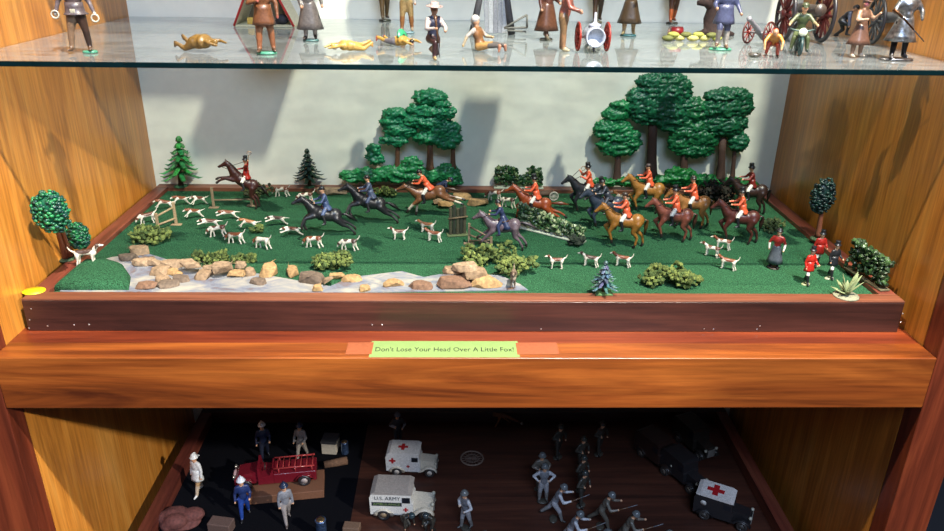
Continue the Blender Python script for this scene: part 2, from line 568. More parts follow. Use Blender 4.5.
# the turf mound at the left front corner
def mound(pxs, h, name):
    pl = [atz(x, y, TURF)[:2] for x, y in pxs]
    pl = [(max(XL + RIMT, x), max(YF + RIMT + .02, y)) for x, y in pl]
    n = 24
    out = []
    for i in range(len(pl)):
        p0, p1, p2, p3 = pl[i - 1], pl[i], pl[(i + 1) % len(pl)], pl[(i + 2) % len(pl)]
        for t in (0, .5):
            out.append(tuple(p1[k] + (p2[k] - p1[k]) * t for k in (0, 1)))
    c = (sum(p[0] for p in out) / len(out), sum(p[1] for p in out) / len(out))
    vs, fs = [], []
    rings = [(1, -.2), (1, .25), (.97, .5), (.85, .8), (.6, .95), (.2, 1)]
    k = len(out)
    for s, z in rings:
        for p in out:
            vs.append((c[0] + (p[0] - c[0]) * s, c[1] + (p[1] - c[1]) * s, TURF + h * z))
    for r_ in range(len(rings) - 1):
        for i in range(k):
            fs.append((r_ * k + i, r_ * k + (i + 1) % k, (r_ + 1) * k + (i + 1) % k, (r_ + 1) * k + i))
    fs.append(tuple(range((len(rings) - 1) * k, len(rings) * k)))
    m = MB(); m.add(vs, fs, (0, 0, 0))
    return build(name, m, 'turf', hunt)
mound([(44, 291), (52, 281), (66, 272), (86, 265), (108, 264), (124, 269), (131, 279), (129, 291)], 1.3, 'turf_mound')
# bright nail heads in the front board
for px, py in ((31, 309), (29.5, 320), (29.5, 330), (47.5, 326), (74, 325), (89, 324.5), (372, 325), (382, 325), (541, 329), (757, 330), (760, 326), (704, 329), (713, 332), (903, 314), (901, 322)):
    p = aty(px, py, YF)
    m = MB(); m.ell((p[0], YF, max(BOT + .3, min(RIMZ - .3, p[2]))), (.1, .05, .1), (0, 0, 0), None, 8, 6)
    o = build('nail', m, 'steel', hunt); o['label'] = 'small bright nail head'

# yellow paper dot on the tray corner
p = atz(34, 291, RIMZ)
st = MB(); st.lathe([(1.25, 0), (1.25, .04)], (0, 0, 0), 32)
o = build('sticker', st, 'sticker'); put(o, p[0], p[1], RIMZ + .01); o.scale = (1, .85, 1)
tag(o, 'round yellow paper sticker on the left front corner of the hunt tray', 'sticker')

# the paper caption strip taped on the shelf rail
ZS = -42.0
a, b, c_, d = atz(372.6, 341, ZS + .02), atz(518, 342.3, ZS + .02), atz(519.5, 355.3, ZS + .02), atz(368.5, 354.3, ZS + .02)
cap = thing('caption_strip', 'pale green paper strip with printed caption taped to the shelf front', 'label', 0, 0, ZS)
def quad(q, z0, z1):
    m = MB(); m.prism([tuple(x) for x in q], z0, z1, (0, 0, 0)); return m
YC = YE + .16
PD = atz(445, 341.3, ZS)[1] - YC
x0, x1 = (a[0] + d[0]) / 2, (b[0] + c_[0]) / 2
build('paper', quad([(x0, YC), (x1, YC), (x1, YC + PD), (x0, YC + PD)], .0, .03), 'paper', cap)
for tx0, tx1, nm in ((x0 - 2.6, x0 + .25, 'tape'), (x1 - .25, x1 + 4.4, 'tape')):
    build(nm, quad([(tx0, YC + .55), (tx1, YC + .6), (tx1, YC + PD - .3), (tx0, YC + PD - .4)], .03, .045), 'tape', cap)
def text(s, size, name, parent, loc, rot, mat='ink', width=None, ext=.004):
    cu = bpy.data.curves.new(name, 'FONT')
    cu.body = s; cu.size = size * U; cu.extrude = ext * U; cu.align_x = 'CENTER'; cu.align_y = 'CENTER'; cu.resolution_u = 3
    o = bpy.data.objects.new('tmp', cu); scene.collection.objects.link(o)
    dg = bpy.context.evaluated_depsgraph_get()
    me = bpy.data.meshes.new_from_object(o.evaluated_get(dg))
    bpy.data.objects.remove(o)
    r = bpy.data.objects.new(name, me); scene.collection.objects.link(r)
    me.materials.clear(); me.materials.append(MAT[mat])
    if width:
        xs = [v.co.x for v in me.vertices]
        k = width * U / (max(xs) - min(xs))
        for v in me.vertices:
            v.co.x *= k
    r.parent = parent
    r.location = Vector(loc) * U
    r.rotation_euler = rot
    return r
text("Don't Lose Your Head Over A Little Fox!", 1.3, 'caption', cap, ((x0 + x1) / 2, YC + PD * .46, .037), (0, 0, 0), 'ink', (x1 - x0) * .93)

# ================================================================== LANDSCAPE
def G(px, py, z=TURF):
    p = atz(px, py, z)
    if z > -60 and p[1] > 118.8:      # nothing stands behind the tray's back board
        p = aty(px, py, 118.8)
    return p[0], p[1]

# ---- stones: cleft flat pebbles, each its own
STONES = [  # px, py, w px, h px, tone, label, lift
    (127, 256, 16, 8, 0, 'brown stone at the left end of the stream, beside the turf mound'),
    (138, 250, 18, 11, 1, 'tan slab left of the bush at the stream head'),
    (144, 261, 20, 11, 2, 'flat tan stone below the stream head bush'),
    (156, 262, 15, 8, 2, 'tan stone tucked behind the cluster at the stream bend'),
    (160, 270, 16, 12, 1, 'tan stone with dark underside on the stream bend, facing the mound'),
    (172, 264, 20, 10, 2, 'pale tan slab at the top of the stream bend'),
    (174, 271, 14, 8, 3, 'yellowish stone wedged in the middle of the stream bend pile'),
    (190, 270, 18, 10, 2, 'tan stone with a steep dark side right of the stream bend pile'),
    (181, 277, 15, 8, 0, 'small round grey brown stone in front of the stream bend pile'),
    (163, 278, 13, 7, 1, 'small tan stone above the long grey stone by the mound'),
    (167, 283, 20, 9, 0, 'long grey tan stone near the tray front right of the mound'),
    (148, 284, 19, 9, 4, 'brownish flat stone at the tray front beside the mound'),
    (204, 274, 17, 12, 1, 'tan stone below the left end of the streamside bush'),
    (211, 267, 14, 8, 2, 'pale tan stone half under the streamside bush'),
    (222, 273, 19, 14, 2, 'big rounded tan stone in front of the streamside bush'),
    (237, 273, 16, 6, 3, 'flat yellow stone right of the rounded tan one'),
    (241, 266, 11, 6, 2, 'small tan stone on the turf edge beside the streamside bush'),
    (250, 271, 8, 11, 1, 'small upright tan stone left of the big yellow boulder'),
    (258, 280, 14, 7, 0, 'grey stone lying in the stream below the yellow boulder'),
    (269, 271, 15, 17, 3, 'big upright yellow boulder on the stream edge'),
    (292, 271, 11, 13, 3, 'upright squarish yellow stone standing alone'),
    (311, 278, 24, 15, 0, 'large grey brown wedge stone in front of the middle bush'),
    (329, 281, 10, 9, 1, 'small rounded tan stone right of the grey wedge'),
    (337, 275, 16, 6, 3, 'flat yellow stone at the foot of the middle bush'),
    (352, 277, 18, 8, 3, 'yellow tan stone at the right end of the middle bush stones'),
    (318, 287, 10, 6, 3, 'small yellow stone at the tray front below the grey wedge'),
    (365, 287, 11, 5, 3, 'pale yellow chip at the tray front in the open stream'),
    (393, 282, 19, 10, 3, 'oval yellow tan stone alone in the open stream'),
    (421, 284, 22, 10, 4, 'flat brown stone lying left of the stacked stones'),
    (455, 283, 31, 15, 4, 'large brown stone at the bottom left of the stacked stones'),
    (487, 282, 28, 15, 3, 'large yellow stone at the bottom right of the stacked stones'),
]
TONES = [(102, 86, 72), (136, 112, 86), (146, 122, 96), (158, 126, 84), (116, 86, 66)]
def stone_mesh(seed, w, d, h, tone):
    rng = random.Random(seed)
    bm = bmesh.new()
    sk = rng.uniform(-.25, .25)
    for i in range(22):
        a = rng.uniform(0, 2 * pi)
        t = rng.choice((-1, -1, 1, 1, rng.uniform(-1, 1))) * rng.uniform(.8, 1)
        q = rng.uniform(.78, 1.0) * (1 if t < .2 else .84)
        ca, sa = cos(a), sin(a)
        e = (abs(ca) ** 3 + abs(sa) ** 3) ** (-1 / 3)
        bm.verts.new((w / 2 * q * e * ca + sk * t * h / 2, d / 2 * q * e * sa, h / 2 * t))
    r = bmesh.ops.convex_hull(bm, input=bm.verts)
    bmesh.ops.delete(bm, geom=[e for e in r['geom_interior'] if isinstance(e, bmesh.types.BMVert)], context='VERTS')
    bmesh.ops.bevel(bm, geom=list(bm.edges), offset=min(w, d, h) * .07, segments=2, profile=.6, affect='EDGES')
    z0 = min(v.co.z for v in bm.verts)
    V = [(v.co.x, v.co.y, v.co.z - z0) for v in bm.verts]
    bm.verts.index_update()
    F = [[v.index for v in f.verts] for f in bm.faces]
    bm.free()
    c = np.array(lin(TONES[tone])) * rng.uniform(.85, 1.1)
    return mk_mesh('stone', V, F, np.tile(c, (len(V), 1)), False)
def stone(i, px, py, w, h, tone, label, z=TURF + .05, grp='stones along the stream'):
    x, y = G(px, py, z + .5)
    k = math.hypot(x, y, z) * .96 / FPX
    W, Hh = w * k, h * k
    me = stone_mesh(100 + i, W * 1.3, Hh * 1.15 + .4, max(.7, Hh * .66), tone)
    o = link('stone', me, 'stone')
    put(o, x, max(y, YF + RIMT + Hh * .55), z, random.Random(i).uniform(-14, 14))
    return tag(o, label, 'stone', grp)
for i, s in enumerate(STONES):
    stone(i, *s)
stone(43, 466, 277, 26, 13, 0, 'shadowed stone at the back of the stacked stones, under the others')
stone(40, 475, 273, 24, 14, 1, 'tan stone in the middle of the stacked stones, leaning right', TURF + .9)
stone(41, 452, 271, 17, 10, 1, 'small tan stone at the left shoulder of the stacked stones', TURF + .9)
stone(42, 465, 266, 25, 12, 2, 'pale stone lying on top of the stacked stones', TURF + 1.75)
for i, (px, py, w, h, t, lb) in enumerate([(462, 196, 18, 9, 3, 'flat sandstone slab behind the jumping chestnut horse'), (478, 202, 19, 11, 3, 'angular sandstone slab nearest the brush fence'),
        (446, 205, 15, 6, 3, 'low yellow stone under the hind legs of the jumping chestnut horse'), (438, 202, 10, 5, 1, 'small tan stone at the left of the back sandstone slabs'),
        (331, 191, 26, 10, 2, 'round pale boulder behind the first black horse')]):
    stone(60 + i, px, py, w, h, t, lb, TURF, 'stones at the back of the turf')

# ---- lichen bushes
def lichen(px, py, wpx, hpx, label, n=230, cols=((84, 98, 42), (108, 120, 56), (66, 84, 36)), seed=0, name='lichen_bush', dk=.6, z=TURF, mat='lichen', lump=7, depth=.55, grp='lichen bushes on the turf'):
    x, y = G(px, py, z)
    k = math.hypot(x, y, z) * .96 / FPX
    W, Hh = wpx * k, hpx * k
    rng = random.Random(seed + 7)
    m = MB()
    cl = [(rng.uniform(-.5, .5) * W * .78, rng.uniform(-.5, .5) * W * depth * .7, rng.uniform(.18, .55) * Hh, rng.uniform(.16, .26) * W) for _ in range(lump)]
    for i in range(n):
        c = rng.choice(cl)
        a, t = rng.uniform(0, 2 * pi), rng.uniform(-.6, 1)
        q = math.sqrt(max(0, 1 - t * t))
        rr = c[3] * rng.uniform(.55, 1.05)
        p = (c[0] + rr * q * cos(a), c[1] + rr * q * sin(a) * .8, max(.08, min(Hh * .95, c[2] + rr * t * .75)))
        m.ico(p, rng.uniform(.16, .34) * (1 if Hh > 2 else .85), rng.choice(cols), rng, .45)
    o = build(name, m, mat)
    put(o, x, y, z)
    return tag(o, label, 'bush', grp)
OLD = ((46, 56, 26), (70, 80, 38), (36, 44, 24))
lichen(161, 241, 44, 20, 'olive lichen bush at the stream head under the rail fence', 300, seed=1)
lichen(216, 262, 40, 13, 'low olive bush along the stream below the sniffing hounds', 200, seed=2)
lichen(246, 262, 26, 11, 'small olive bush at the right of the low streamside bush', 120, seed=32)
lichen(326, 268, 46, 24, 'olive bush behind the large grey wedge stone', 330, seed=3)
lichen(487, 264, 56, 27, 'olive bush behind the stacked stones, under the grey horse', 280, seed=4)
lichen(523, 275, 46, 31, 'olive bush right of the upright fox', 280, seed=5)
lichen(665, 284, 44, 29, 'olive bush at the tray front right of the spruce, left of a pair', 260, seed=6)
lichen(692, 287, 38, 24, 'smaller olive bush joined to the one right of the spruce', 200, seed=7)
lichen(254, 233, 18, 12, 'little green bush between the two white sniffing hounds', 90, seed=8)
lichen(262, 198, 28, 22, 'dark brown bush behind the leaping bay horse', 170, OLD, 9)
lichen(384, 197, 22, 14, 'olive bush behind the second black horse', 120, seed=10)
lichen(726, 203, 56, 26, 'wide dark brown bush in the back right corner', 330, ((38, 30, 22), (52, 40, 28), (30, 30, 22)), 11)
lichen(776, 230, 34, 12, 'olive scrub behind the woman in the grey skirt', 110, ((70, 84, 40), (52, 66, 32)), 12)
lichen(576, 246, 16, 16, 'dark clump at the right end of the low hedge', 80, ((40, 50, 34), (30, 38, 26)), 13)

# ---- flat cast hedges on a base strip
def hedge(pa, pb, hpx, label, seed, n=420, base=(176, 180, 160), cols=((40, 92, 42), (70, 118, 56), (30, 70, 34), (120, 140, 80)), thick=.5, z=TURF, prof=None):
    a, b = G(*pa, z), G(*pb, z)
    L = math.hypot(b[0] - a[0], b[1] - a[1])
    yaw = math.degrees(math.atan2(b[1] - a[1], b[0] - a[0]))
    k = math.hypot(a[0], a[1], z) * .97 / FPX
    Hh = hpx * k
    t = thing('hedge', label, 'hedge', (a[0] + b[0]) / 2, (a[1] + b[1]) / 2, z, yaw, 'cast hedges')
    m = MB(); m.box((0, 0, .14), (L + .4, 1.3, .24), base, None, .08); build('base', m, 'matte', t)
    rng = random.Random(seed)
    m = MB()
    for i in range(n):
        u = rng.uniform(-.5, .5)
        hm = prof(u + .5) if prof else 1
        p = (u * L, rng.uniform(-thick, thick), .6 + rng.uniform(0, 1) ** .8 * (Hh * hm * .95 - .4))
        m.ico(p, rng.uniform(.18, .36), rng.choice(cols), rng, .45)
    build('foliage', m, 'leaf', t)
    return t
hedge((495, 184), (542, 184.5), 24, 'small leafy hedge standing on the back rim between the tree groups', 1, 420, z=RIMZ, cols=((30, 72, 36), (52, 92, 46), (24, 54, 30), (90, 110, 66)), prof=lambda u: .98 - abs(u - .22) * .5 if u < .48 else (.5 if u < .64 else .95 - abs(u - .8)))
hedge((519, 227), (583, 243), 24, 'low leafy hedge with pale base jumped by the orange coated rider', 2, 560, cols=((52, 84, 44), (92, 116, 72), (38, 62, 34), (150, 160, 120)), prof=lambda u: 1.1 - .55 * u)
hedge((848, 268), (884, 291), 32, 'upright dark green hedge leaning on the right rim', 3, 460, cols=((40, 66, 36), (58, 88, 46), (28, 48, 28)), base=(90, 84, 60), z=RIMZ, prof=lambda u: .95 - .1 * u)

# ---- painted backdrop trees (cast relief)
def crown(name, lumps, parent, Y0, seed, thick=1.5, pal=((20, 108, 74), (36, 142, 88))):
    prims = []
    for (px, py, w, h) in lumps:
        p = aty(px, py, Y0)
        k = math.hypot(*p) * .96 / FPX
        prims.append(('e', (p[0], 0, p[2]), (w / 2 * k, thick * min(1, .55 + w / 120), h / 2 * k), None, 'a'))
    V, F, NM, idx, keys = blob(None, prims, .2, 3)
    C = np.zeros((len(V), 3))
    a, b = np.array(lin(pal[0])), np.array(lin(pal[1]))
    V = V.copy()
    for i in range(len(V)):
        q = Vector(V[i])
        f = mnoise.noise(Vector((q.x * .8, q.y * .8 + seed, q.z * 2.4)))
        g = mnoise.noise(Vector((q.x * 2.1, q.y * 2 + seed, q.z * 5.5)))
        h3 = mnoise.noise(Vector((q.x * 4.2, q.y * 3 + seed, q.z * 9.0)))
        V[i] += NM[i] * (.36 * f + .34 * g + .2 * h3)
        t = min(1, max(0, .5 + .8 * f + .7 * g + .8 * h3))
        C[i] = a + (b - a) * t
    return link(name, mk_mesh(name, V, F, C), 'leaf', parent)

def trunk(name, parent, Y0, bx, by, tx, ty, wpx, col=(92, 60, 38)):
    a, b = aty(bx, by, Y0), aty(tx, ty, Y0)
    k = math.hypot(*a) * .96 / FPX
    m = MB()
    r = wpx * k / 2
    pts = [(a[0] + (b[0] - a[0]) * t, 0, a[2] + (b[2] - a[2]) * t) for t in (0, .12, .35, .7, 1)]
    m.tube(pts, [r * 1.7, r * 1.2, r, r * .9, r * .9], col, 10, (1, .7))
    return build(name, m, 'matte', parent)

YT = 118.4
def backdrop(label, grp='backdrop trees'):
    return thing('backdrop_trees', label, 'tree', 0, YT, 0, 0, grp)
bt = backdrop('green painted cast tree group with low hedge foot, left of the small hedge')
crown('crown', [(430, 97, 36, 17), (441, 104, 22, 10)], bt, YT, 1)
crown('crown', [(420, 111, 30, 16), (440, 112, 36, 14), (428, 122, 40, 14), (412, 120, 24, 14)], bt, YT, 2)
crown('crown', [(396, 114, 30, 14), (392, 122, 28, 14), (400, 130, 36, 16), (394, 140, 32, 12)], bt, YT, 3, 1.2)
crown('crown', [(441, 128, 44, 18), (452, 138, 22, 18), (432, 138, 40, 14), (446, 144, 26, 10)], bt, YT, 4, 1.3)
crown('crown', [(374, 150, 16, 14), (377, 160, 18, 10), (371, 157, 12, 8)], bt, YT, 5, .9)
trunk('trunk', bt, YT, 430, 170, 430, 142, 6.5)
trunk('trunk', bt, YT, 453, 168, 453, 146, 5)
trunk('trunk', bt, YT, 397, 172, 398, 142, 5)
crown('hedge_foot', [(352, 176, 28, 14), (368, 175, 40, 16), (395, 174, 44, 18), (412, 165, 24, 18), (425, 176, 44, 16), (448, 173, 28, 20), (455, 180, 18, 10)], bt, YT, 6, 1.1, ((20, 104, 60), (48, 150, 84)))
bt = backdrop('tall dark green painted cast tree group behind the red riders')
crown('crown', [(664, 92, 58, 44), (652, 105, 56, 40), (672, 110, 44, 44), (640, 98, 30, 20), (655, 82, 40, 18)], bt, YT, 11, 1.6, ((14, 80, 58), (28, 114, 74)))
crown('crown', [(622, 106, 26, 12), (616, 114, 30, 14), (613, 128, 42, 18), (606, 132, 28, 12), (622, 136, 40, 16)], bt, YT, 12, 1.3, ((20, 108, 66), (34, 138, 78)))
crown('crown', [(618, 148, 40, 18), (608, 144, 24, 14), (628, 143, 30, 14)], bt, YT, 13, 1.1, ((20, 104, 62), (32, 132, 74)))
crown('crown', [(728, 96, 48, 16), (742, 100, 22, 10), (726, 108, 56, 22), (724, 124, 50, 24), (738, 142, 22, 20), (712, 112, 26, 20)], bt, YT, 14, 1.4, ((14, 80, 56), (28, 112, 70)))
crown('crown', [(692, 112, 34, 30), (690, 132, 42, 30), (702, 138, 36, 28), (680, 142, 26, 24), (695, 150, 40, 16)], bt, YT, 15, 1.2, ((14, 88, 54), (26, 112, 62)))
for bx, by, tx, ty, w in ((617, 182, 618, 150, 7), (651, 180, 653, 118, 10), (684, 180, 684, 150, 8), (720, 182, 723, 138, 8), (732, 182, 735, 146, 4.5)):
    trunk('trunk', bt, YT, bx, by, tx, ty, w, (74, 50, 40))
crown('hedge_foot', [(608, 182, 40, 8), (630, 181, 40, 9), (655, 180, 44, 10), (680, 176, 34, 20), (700, 180, 40, 12), (725, 183, 50, 10), (745, 185, 34, 8)], bt, YT, 16, 1.0, ((18, 100, 52), (40, 140, 60)))

# ---- pines
def pine(px, py, top, wpx, label, z, col, seed, tiers=8, per=8, base=None, lean=0.0):
    x, y = G(px, py, z)
    k = math.hypot(x, y, z) * .97 / FPX
    Hh = (py - top) * k * 1.04
    W = wpx * k / 2
    t = thing('pine_tree', label, 'tree', x, y, z, 0, 'toy pines')
    rng = random.Random(seed)
    m = MB(); m.tube([(0, 0, 0), (lean * .3, 0, Hh * .5), (lean, 0, Hh * .97)], [W * .12, W * .08, W * .02], (70, 48, 30)); build('trunk', m, 'matte', t)
    m = MB()
    for i in range(tiers):
        f = i / (tiers - 1)
        zz = Hh * (.24 + .72 * f)
        rr = W * (1 - .86 * f)
        for j in range(per):
            a = 2 * pi * (j + .5 * (i % 2)) / per + rng.uniform(-.15, .15)
            q = rr * rng.uniform(.85, 1.1)
            cx = lean * zz / Hh
            pts = [(cx, 0, zz + .04 * Hh), (cx + cos(a) * q * .4, sin(a) * q * .4, zz), (cx + cos(a) * q * .8, sin(a) * q * .8, zz - .055 * Hh), (cx + cos(a) * q, sin(a) * q, zz - .035 * Hh)]
            cc = tuple(int(v * rng.uniform(.8, 1.15)) for v in col)
            m.tube(pts, [W * .07, W * .13, W * .1, W * .015], cc, 6, (1, .35), up=(0, 0, 1))
    m.tube([(lean, 0, Hh * .9), (lean, 0, Hh * 1.0)], [W * .12, .02], col, 6)
    build('branches', m, 'leaf', t)
    m = MB()
    if base:
        m.box((0, 0, .1), (W * 1.1, W * .9, .2), base, None, .08)
    else:
        m.lathe([(W * .34, 0), (W * .28, .12), (W * .1, .2)], (40, 84, 52), 12)
    build('base', m, 'matte', t)
    return t
pine(180, 179.5, 133, 42, 'bright green toy pine at the back left corner of the tray', RIMZ, (58, 146, 76), 1, 7, 6, None, .8)
pine(309, 178.5, 141, 33, 'dark green toy pine on the back rim behind the black horses', RIMZ, (26, 50, 42), 2, 8, 7)
pine(603, 293, 259, 32, 'small blue green spruce on a green base at the tray front', RIMZ, (70, 98, 104), 3, 7, 8, (62, 96, 52))

# ---- round leafy trees on bark trunks
def ball_tree(cx, cy, rx, rz, trunks, label, x0, base, cols, seed, n=300, basepx=None, z=RIMZ, fwd=0.0):
    """crown centred at pixel cx,cy on the plane at depth of its base"""
    bx, by = G(*basepx, z)
    t = thing('leafy_tree', label, 'tree', bx, by, z, 0, 'round toy trees')
    k = math.hypot(bx, by, z) * .97 / FPX
    c = aty(cx, cy, by - fwd)
    C0 = Vector((c[0] - bx, -fwd, c[2] - z))
    rng = random.Random(seed)
    m = MB()
    for (tx0, ty0, tx1, ty1, w) in trunks:
        a, b = aty(tx0, ty0, by), aty(tx1, ty1, by - fwd)
        pts = [(a[0] - bx + (b[0] - a[0]) * q, -fwd * q, max(0, a[2] - z) + (b[2] - max(a[2], z)) * q) for q in (0, .1, .4, .7, 1)]
        r = w * k / 2
        o = MB(); o.tube(pts, [r * 1.5, r * 1.2, r, r * .9, r * .8], (120, 66, 42), 9); build('trunk', o, 'matte', t)
    m.ell(C0, (rx * k * .8, rx * k * .45, rz * k * .8), cols[0], None, 14, 9)
    for i in range(n):
        u = rng.uniform(-1, 1); a = rng.uniform(0, 2 * pi); q = math.sqrt(1 - u * u)
        d = Vector((q * cos(a), q * sin(a), u))
        p = C0 + Vector((d.x * rx * k, d.y * rx * k * .6, d.z * rz * k)) * rng.uniform(.78, 1.0)
        rot = (d + Vector((0, 0, -.3))).to_track_quat('Z', 'Y').to_matrix()
        m.ell(p, (.3, .22, .16), rng.choice(cols), rot, 6, 4)
    build('foliage', m, 'leaf', t)
    m = MB(); m.lathe([(base, 0), (base * .9, .16), (base * .2, .3)], (54, 76, 48), 14); build('base', m, 'matte', t)
    return t
GR = ((16, 84, 58), (22, 104, 66), (36, 128, 74), (14, 66, 60))
ball_tree(51, 212, 15.5, 18.5, ((66, 258, 55, 222, 4.5), (70, 255, 60, 222, 3.5)), 'round green leafy toy tree with bare red brown trunk by the left oak panel', 0, 1.1, GR, 1, 360, (67, 259), RIMZ, 6.5)
ball_tree(78, 236, 10.5, 13, ((70, 258, 61, 226, 5),), 'smaller green leafy toy tree leaning in front of the taller round one', 0, 1.0, GR, 2, 220, (76, 256), RIMZ, .8)
ball_tree(823, 196, 11.5, 17.5, ((818, 236, 822, 208, 4.5),), 'dark green oval toy tree standing on the right side rim', 0, 1.0, ((16, 46, 44), (22, 58, 50), (14, 36, 40)), 3, 260, (817, 239))

# ---- pale spiky plant
x, y = G(847, 297, RIMZ)
t = thing('agave_plant', 'pale grey green spiky toy plant on the front rim corner', 'plant', x, y + .3, RIMZ)
m = MB(); m.lathe([(1.5, 0), (1.4, .14), (.3, .24)], (130, 130, 108), 16, (0, 0, 0)); build('base', m, 'matte', t)
rng = random.Random(5)
for i in range(13):
    a = 2 * pi * i / 13 + rng.uniform(-.2, .2)
    e = rng.uniform(.4, 1.35)
    L = rng.uniform(1.9, 3.4)
    m = MB()
    pts = [(0, 0, .15)] + [(cos(a) * cos(e) * L * s, sin(a) * cos(e) * L * s * .7, .15 + L * s * sin(e) - (s * s) * .25) for s in (.35, .7, 1)]
    m.tube(pts, [.22, .34, .24, .02], (126, 138, 98), 6, (1, .35), up=(0, 0, 1))
    build('leaf', m, 'matte', t)

# ---- fences
WOODC = (150, 128, 96)
def bar(m, a, b, r, col=WOODC, n=6):
    m.tube([a, b], [r, r], col, n)
def fence(pa, ha, pb, hb, label, rails=(.35, .85), col=WOODC, feet=True, r=.17, brace=False, z=TURF, cat='fence', grp='toy fences'):
    a, b = G(*pa, z), G(*pb, z)
    t = thing('rail_fence', label, cat, a[0], a[1], z, 0, grp)
    k = math.hypot(a[0], a[1], z) * .97 / FPX
    k2 = math.hypot(b[0], b[1], z) * .97 / FPX
    d = Vector((b[0] - a[0], b[1] - a[1], 0))
    H1, H2 = ha * k, hb * k2
    for off, Hh in ((Vector((0, 0, 0)), H1), (d, H2)):
        m = MB(); m.box(off + Vector((0, 0, Hh / 2)), (r * 2.2, r * 1.8, Hh), col, None, .05)
        build('post', m, 'matte', t)
        if feet:
            m = MB(); m.box(off + Vector((0, 0, .08)), (1.5, .7, .16), col, None, .05); build('foot', m, 'matte', t)
    for s in rails:
        m = MB(); bar(m, Vector((0, 0, H1 * s)), d + Vector((0, 0, H2 * s)), r * .85, col, 7); build('rail', m, 'matte', t)
    if brace:
        m = MB(); bar(m, Vector((0, 0, H1 * .15)), d + Vector((0, 0, H2 * .75)), r * .8, col, 7); build('brace', m, 'matte', t)
    return t
fence((158.5, 230), 17, (176.5, 225), 23, 'tan two rail fence panel above the stream head bush', (.3, .8))
fence((214, 208), 21, (252, 206), 18, 'grey brown jump fence under the leaping bay horse', (.38,), (116, 100, 76))
fence((469, 244), 23, (491, 250), 15, 'brown rail jump under the grey horse', (.45, .85), (120, 100, 78), True, .15, True)
# brush hurdle
x, y = G(457.5, 235)
t = thing('brush_hurdle', 'dark upright brush hurdle left of the grey jumping horse', 'fence', x, y, TURF, 10, 'toy fences')
rng = random.Random(3)
for i in range(5):
    m = MB(); hh = rng.uniform(4.0, 4.6); m.box((-1.0 + i * .5, rng.uniform(-.1, .1), hh / 2), (.44, .4, hh), rng.choice(((52, 50, 34), (66, 62, 42), (40, 44, 30))), None, .08); build('stake', m, 'lichen', t)
m = MB(); m.box((0, 0, .1), (3.0, 1.4, .2), (84, 96, 60), None, .06); build('base', m, 'matte', t)
m = MB(); bar(m, (-1.4, -.3, 2.6), (1.4, -.3, 2.8), .14, (96, 80, 56)); build('rail', m, 'matte', t)
x, y = G(466, 246)
# log on a wheel at the back
x, y = G(545, 200)
t = thing('log_cart', 'dark log on a grey spoked wheel behind the orange coated rider', 'cart', x, y, TURF, 4)
m = MB(); m.tube([(-1.6, 0, 1.0), (1.2, 0, 1.2)], [.45, .5], (74, 54, 40), 10); build('log', m, 'matte', t)
m = MB(); m.torus((1.3, -.6, .8), .68, .12, (150, 148, 140), 'y', 20, 6)
for i in range(6):
    a = pi * i / 6; bar(m, (1.3 - cos(a) * .65, -.6, .8 - sin(a) * .65), (1.3 + cos(a) * .65, -.6, .8 + sin(a) * .65), .05, (150, 148, 140), 5)
build('wheel', m, 'matte', t)

# ================================================================== HORSES, RIDERS, HOUNDS, FIGURES
def rotx(a):
    return Matrix.Rotation(a, 3, 'X')
def roty(a):
    return Matrix.Rotation(a, 3, 'Y')

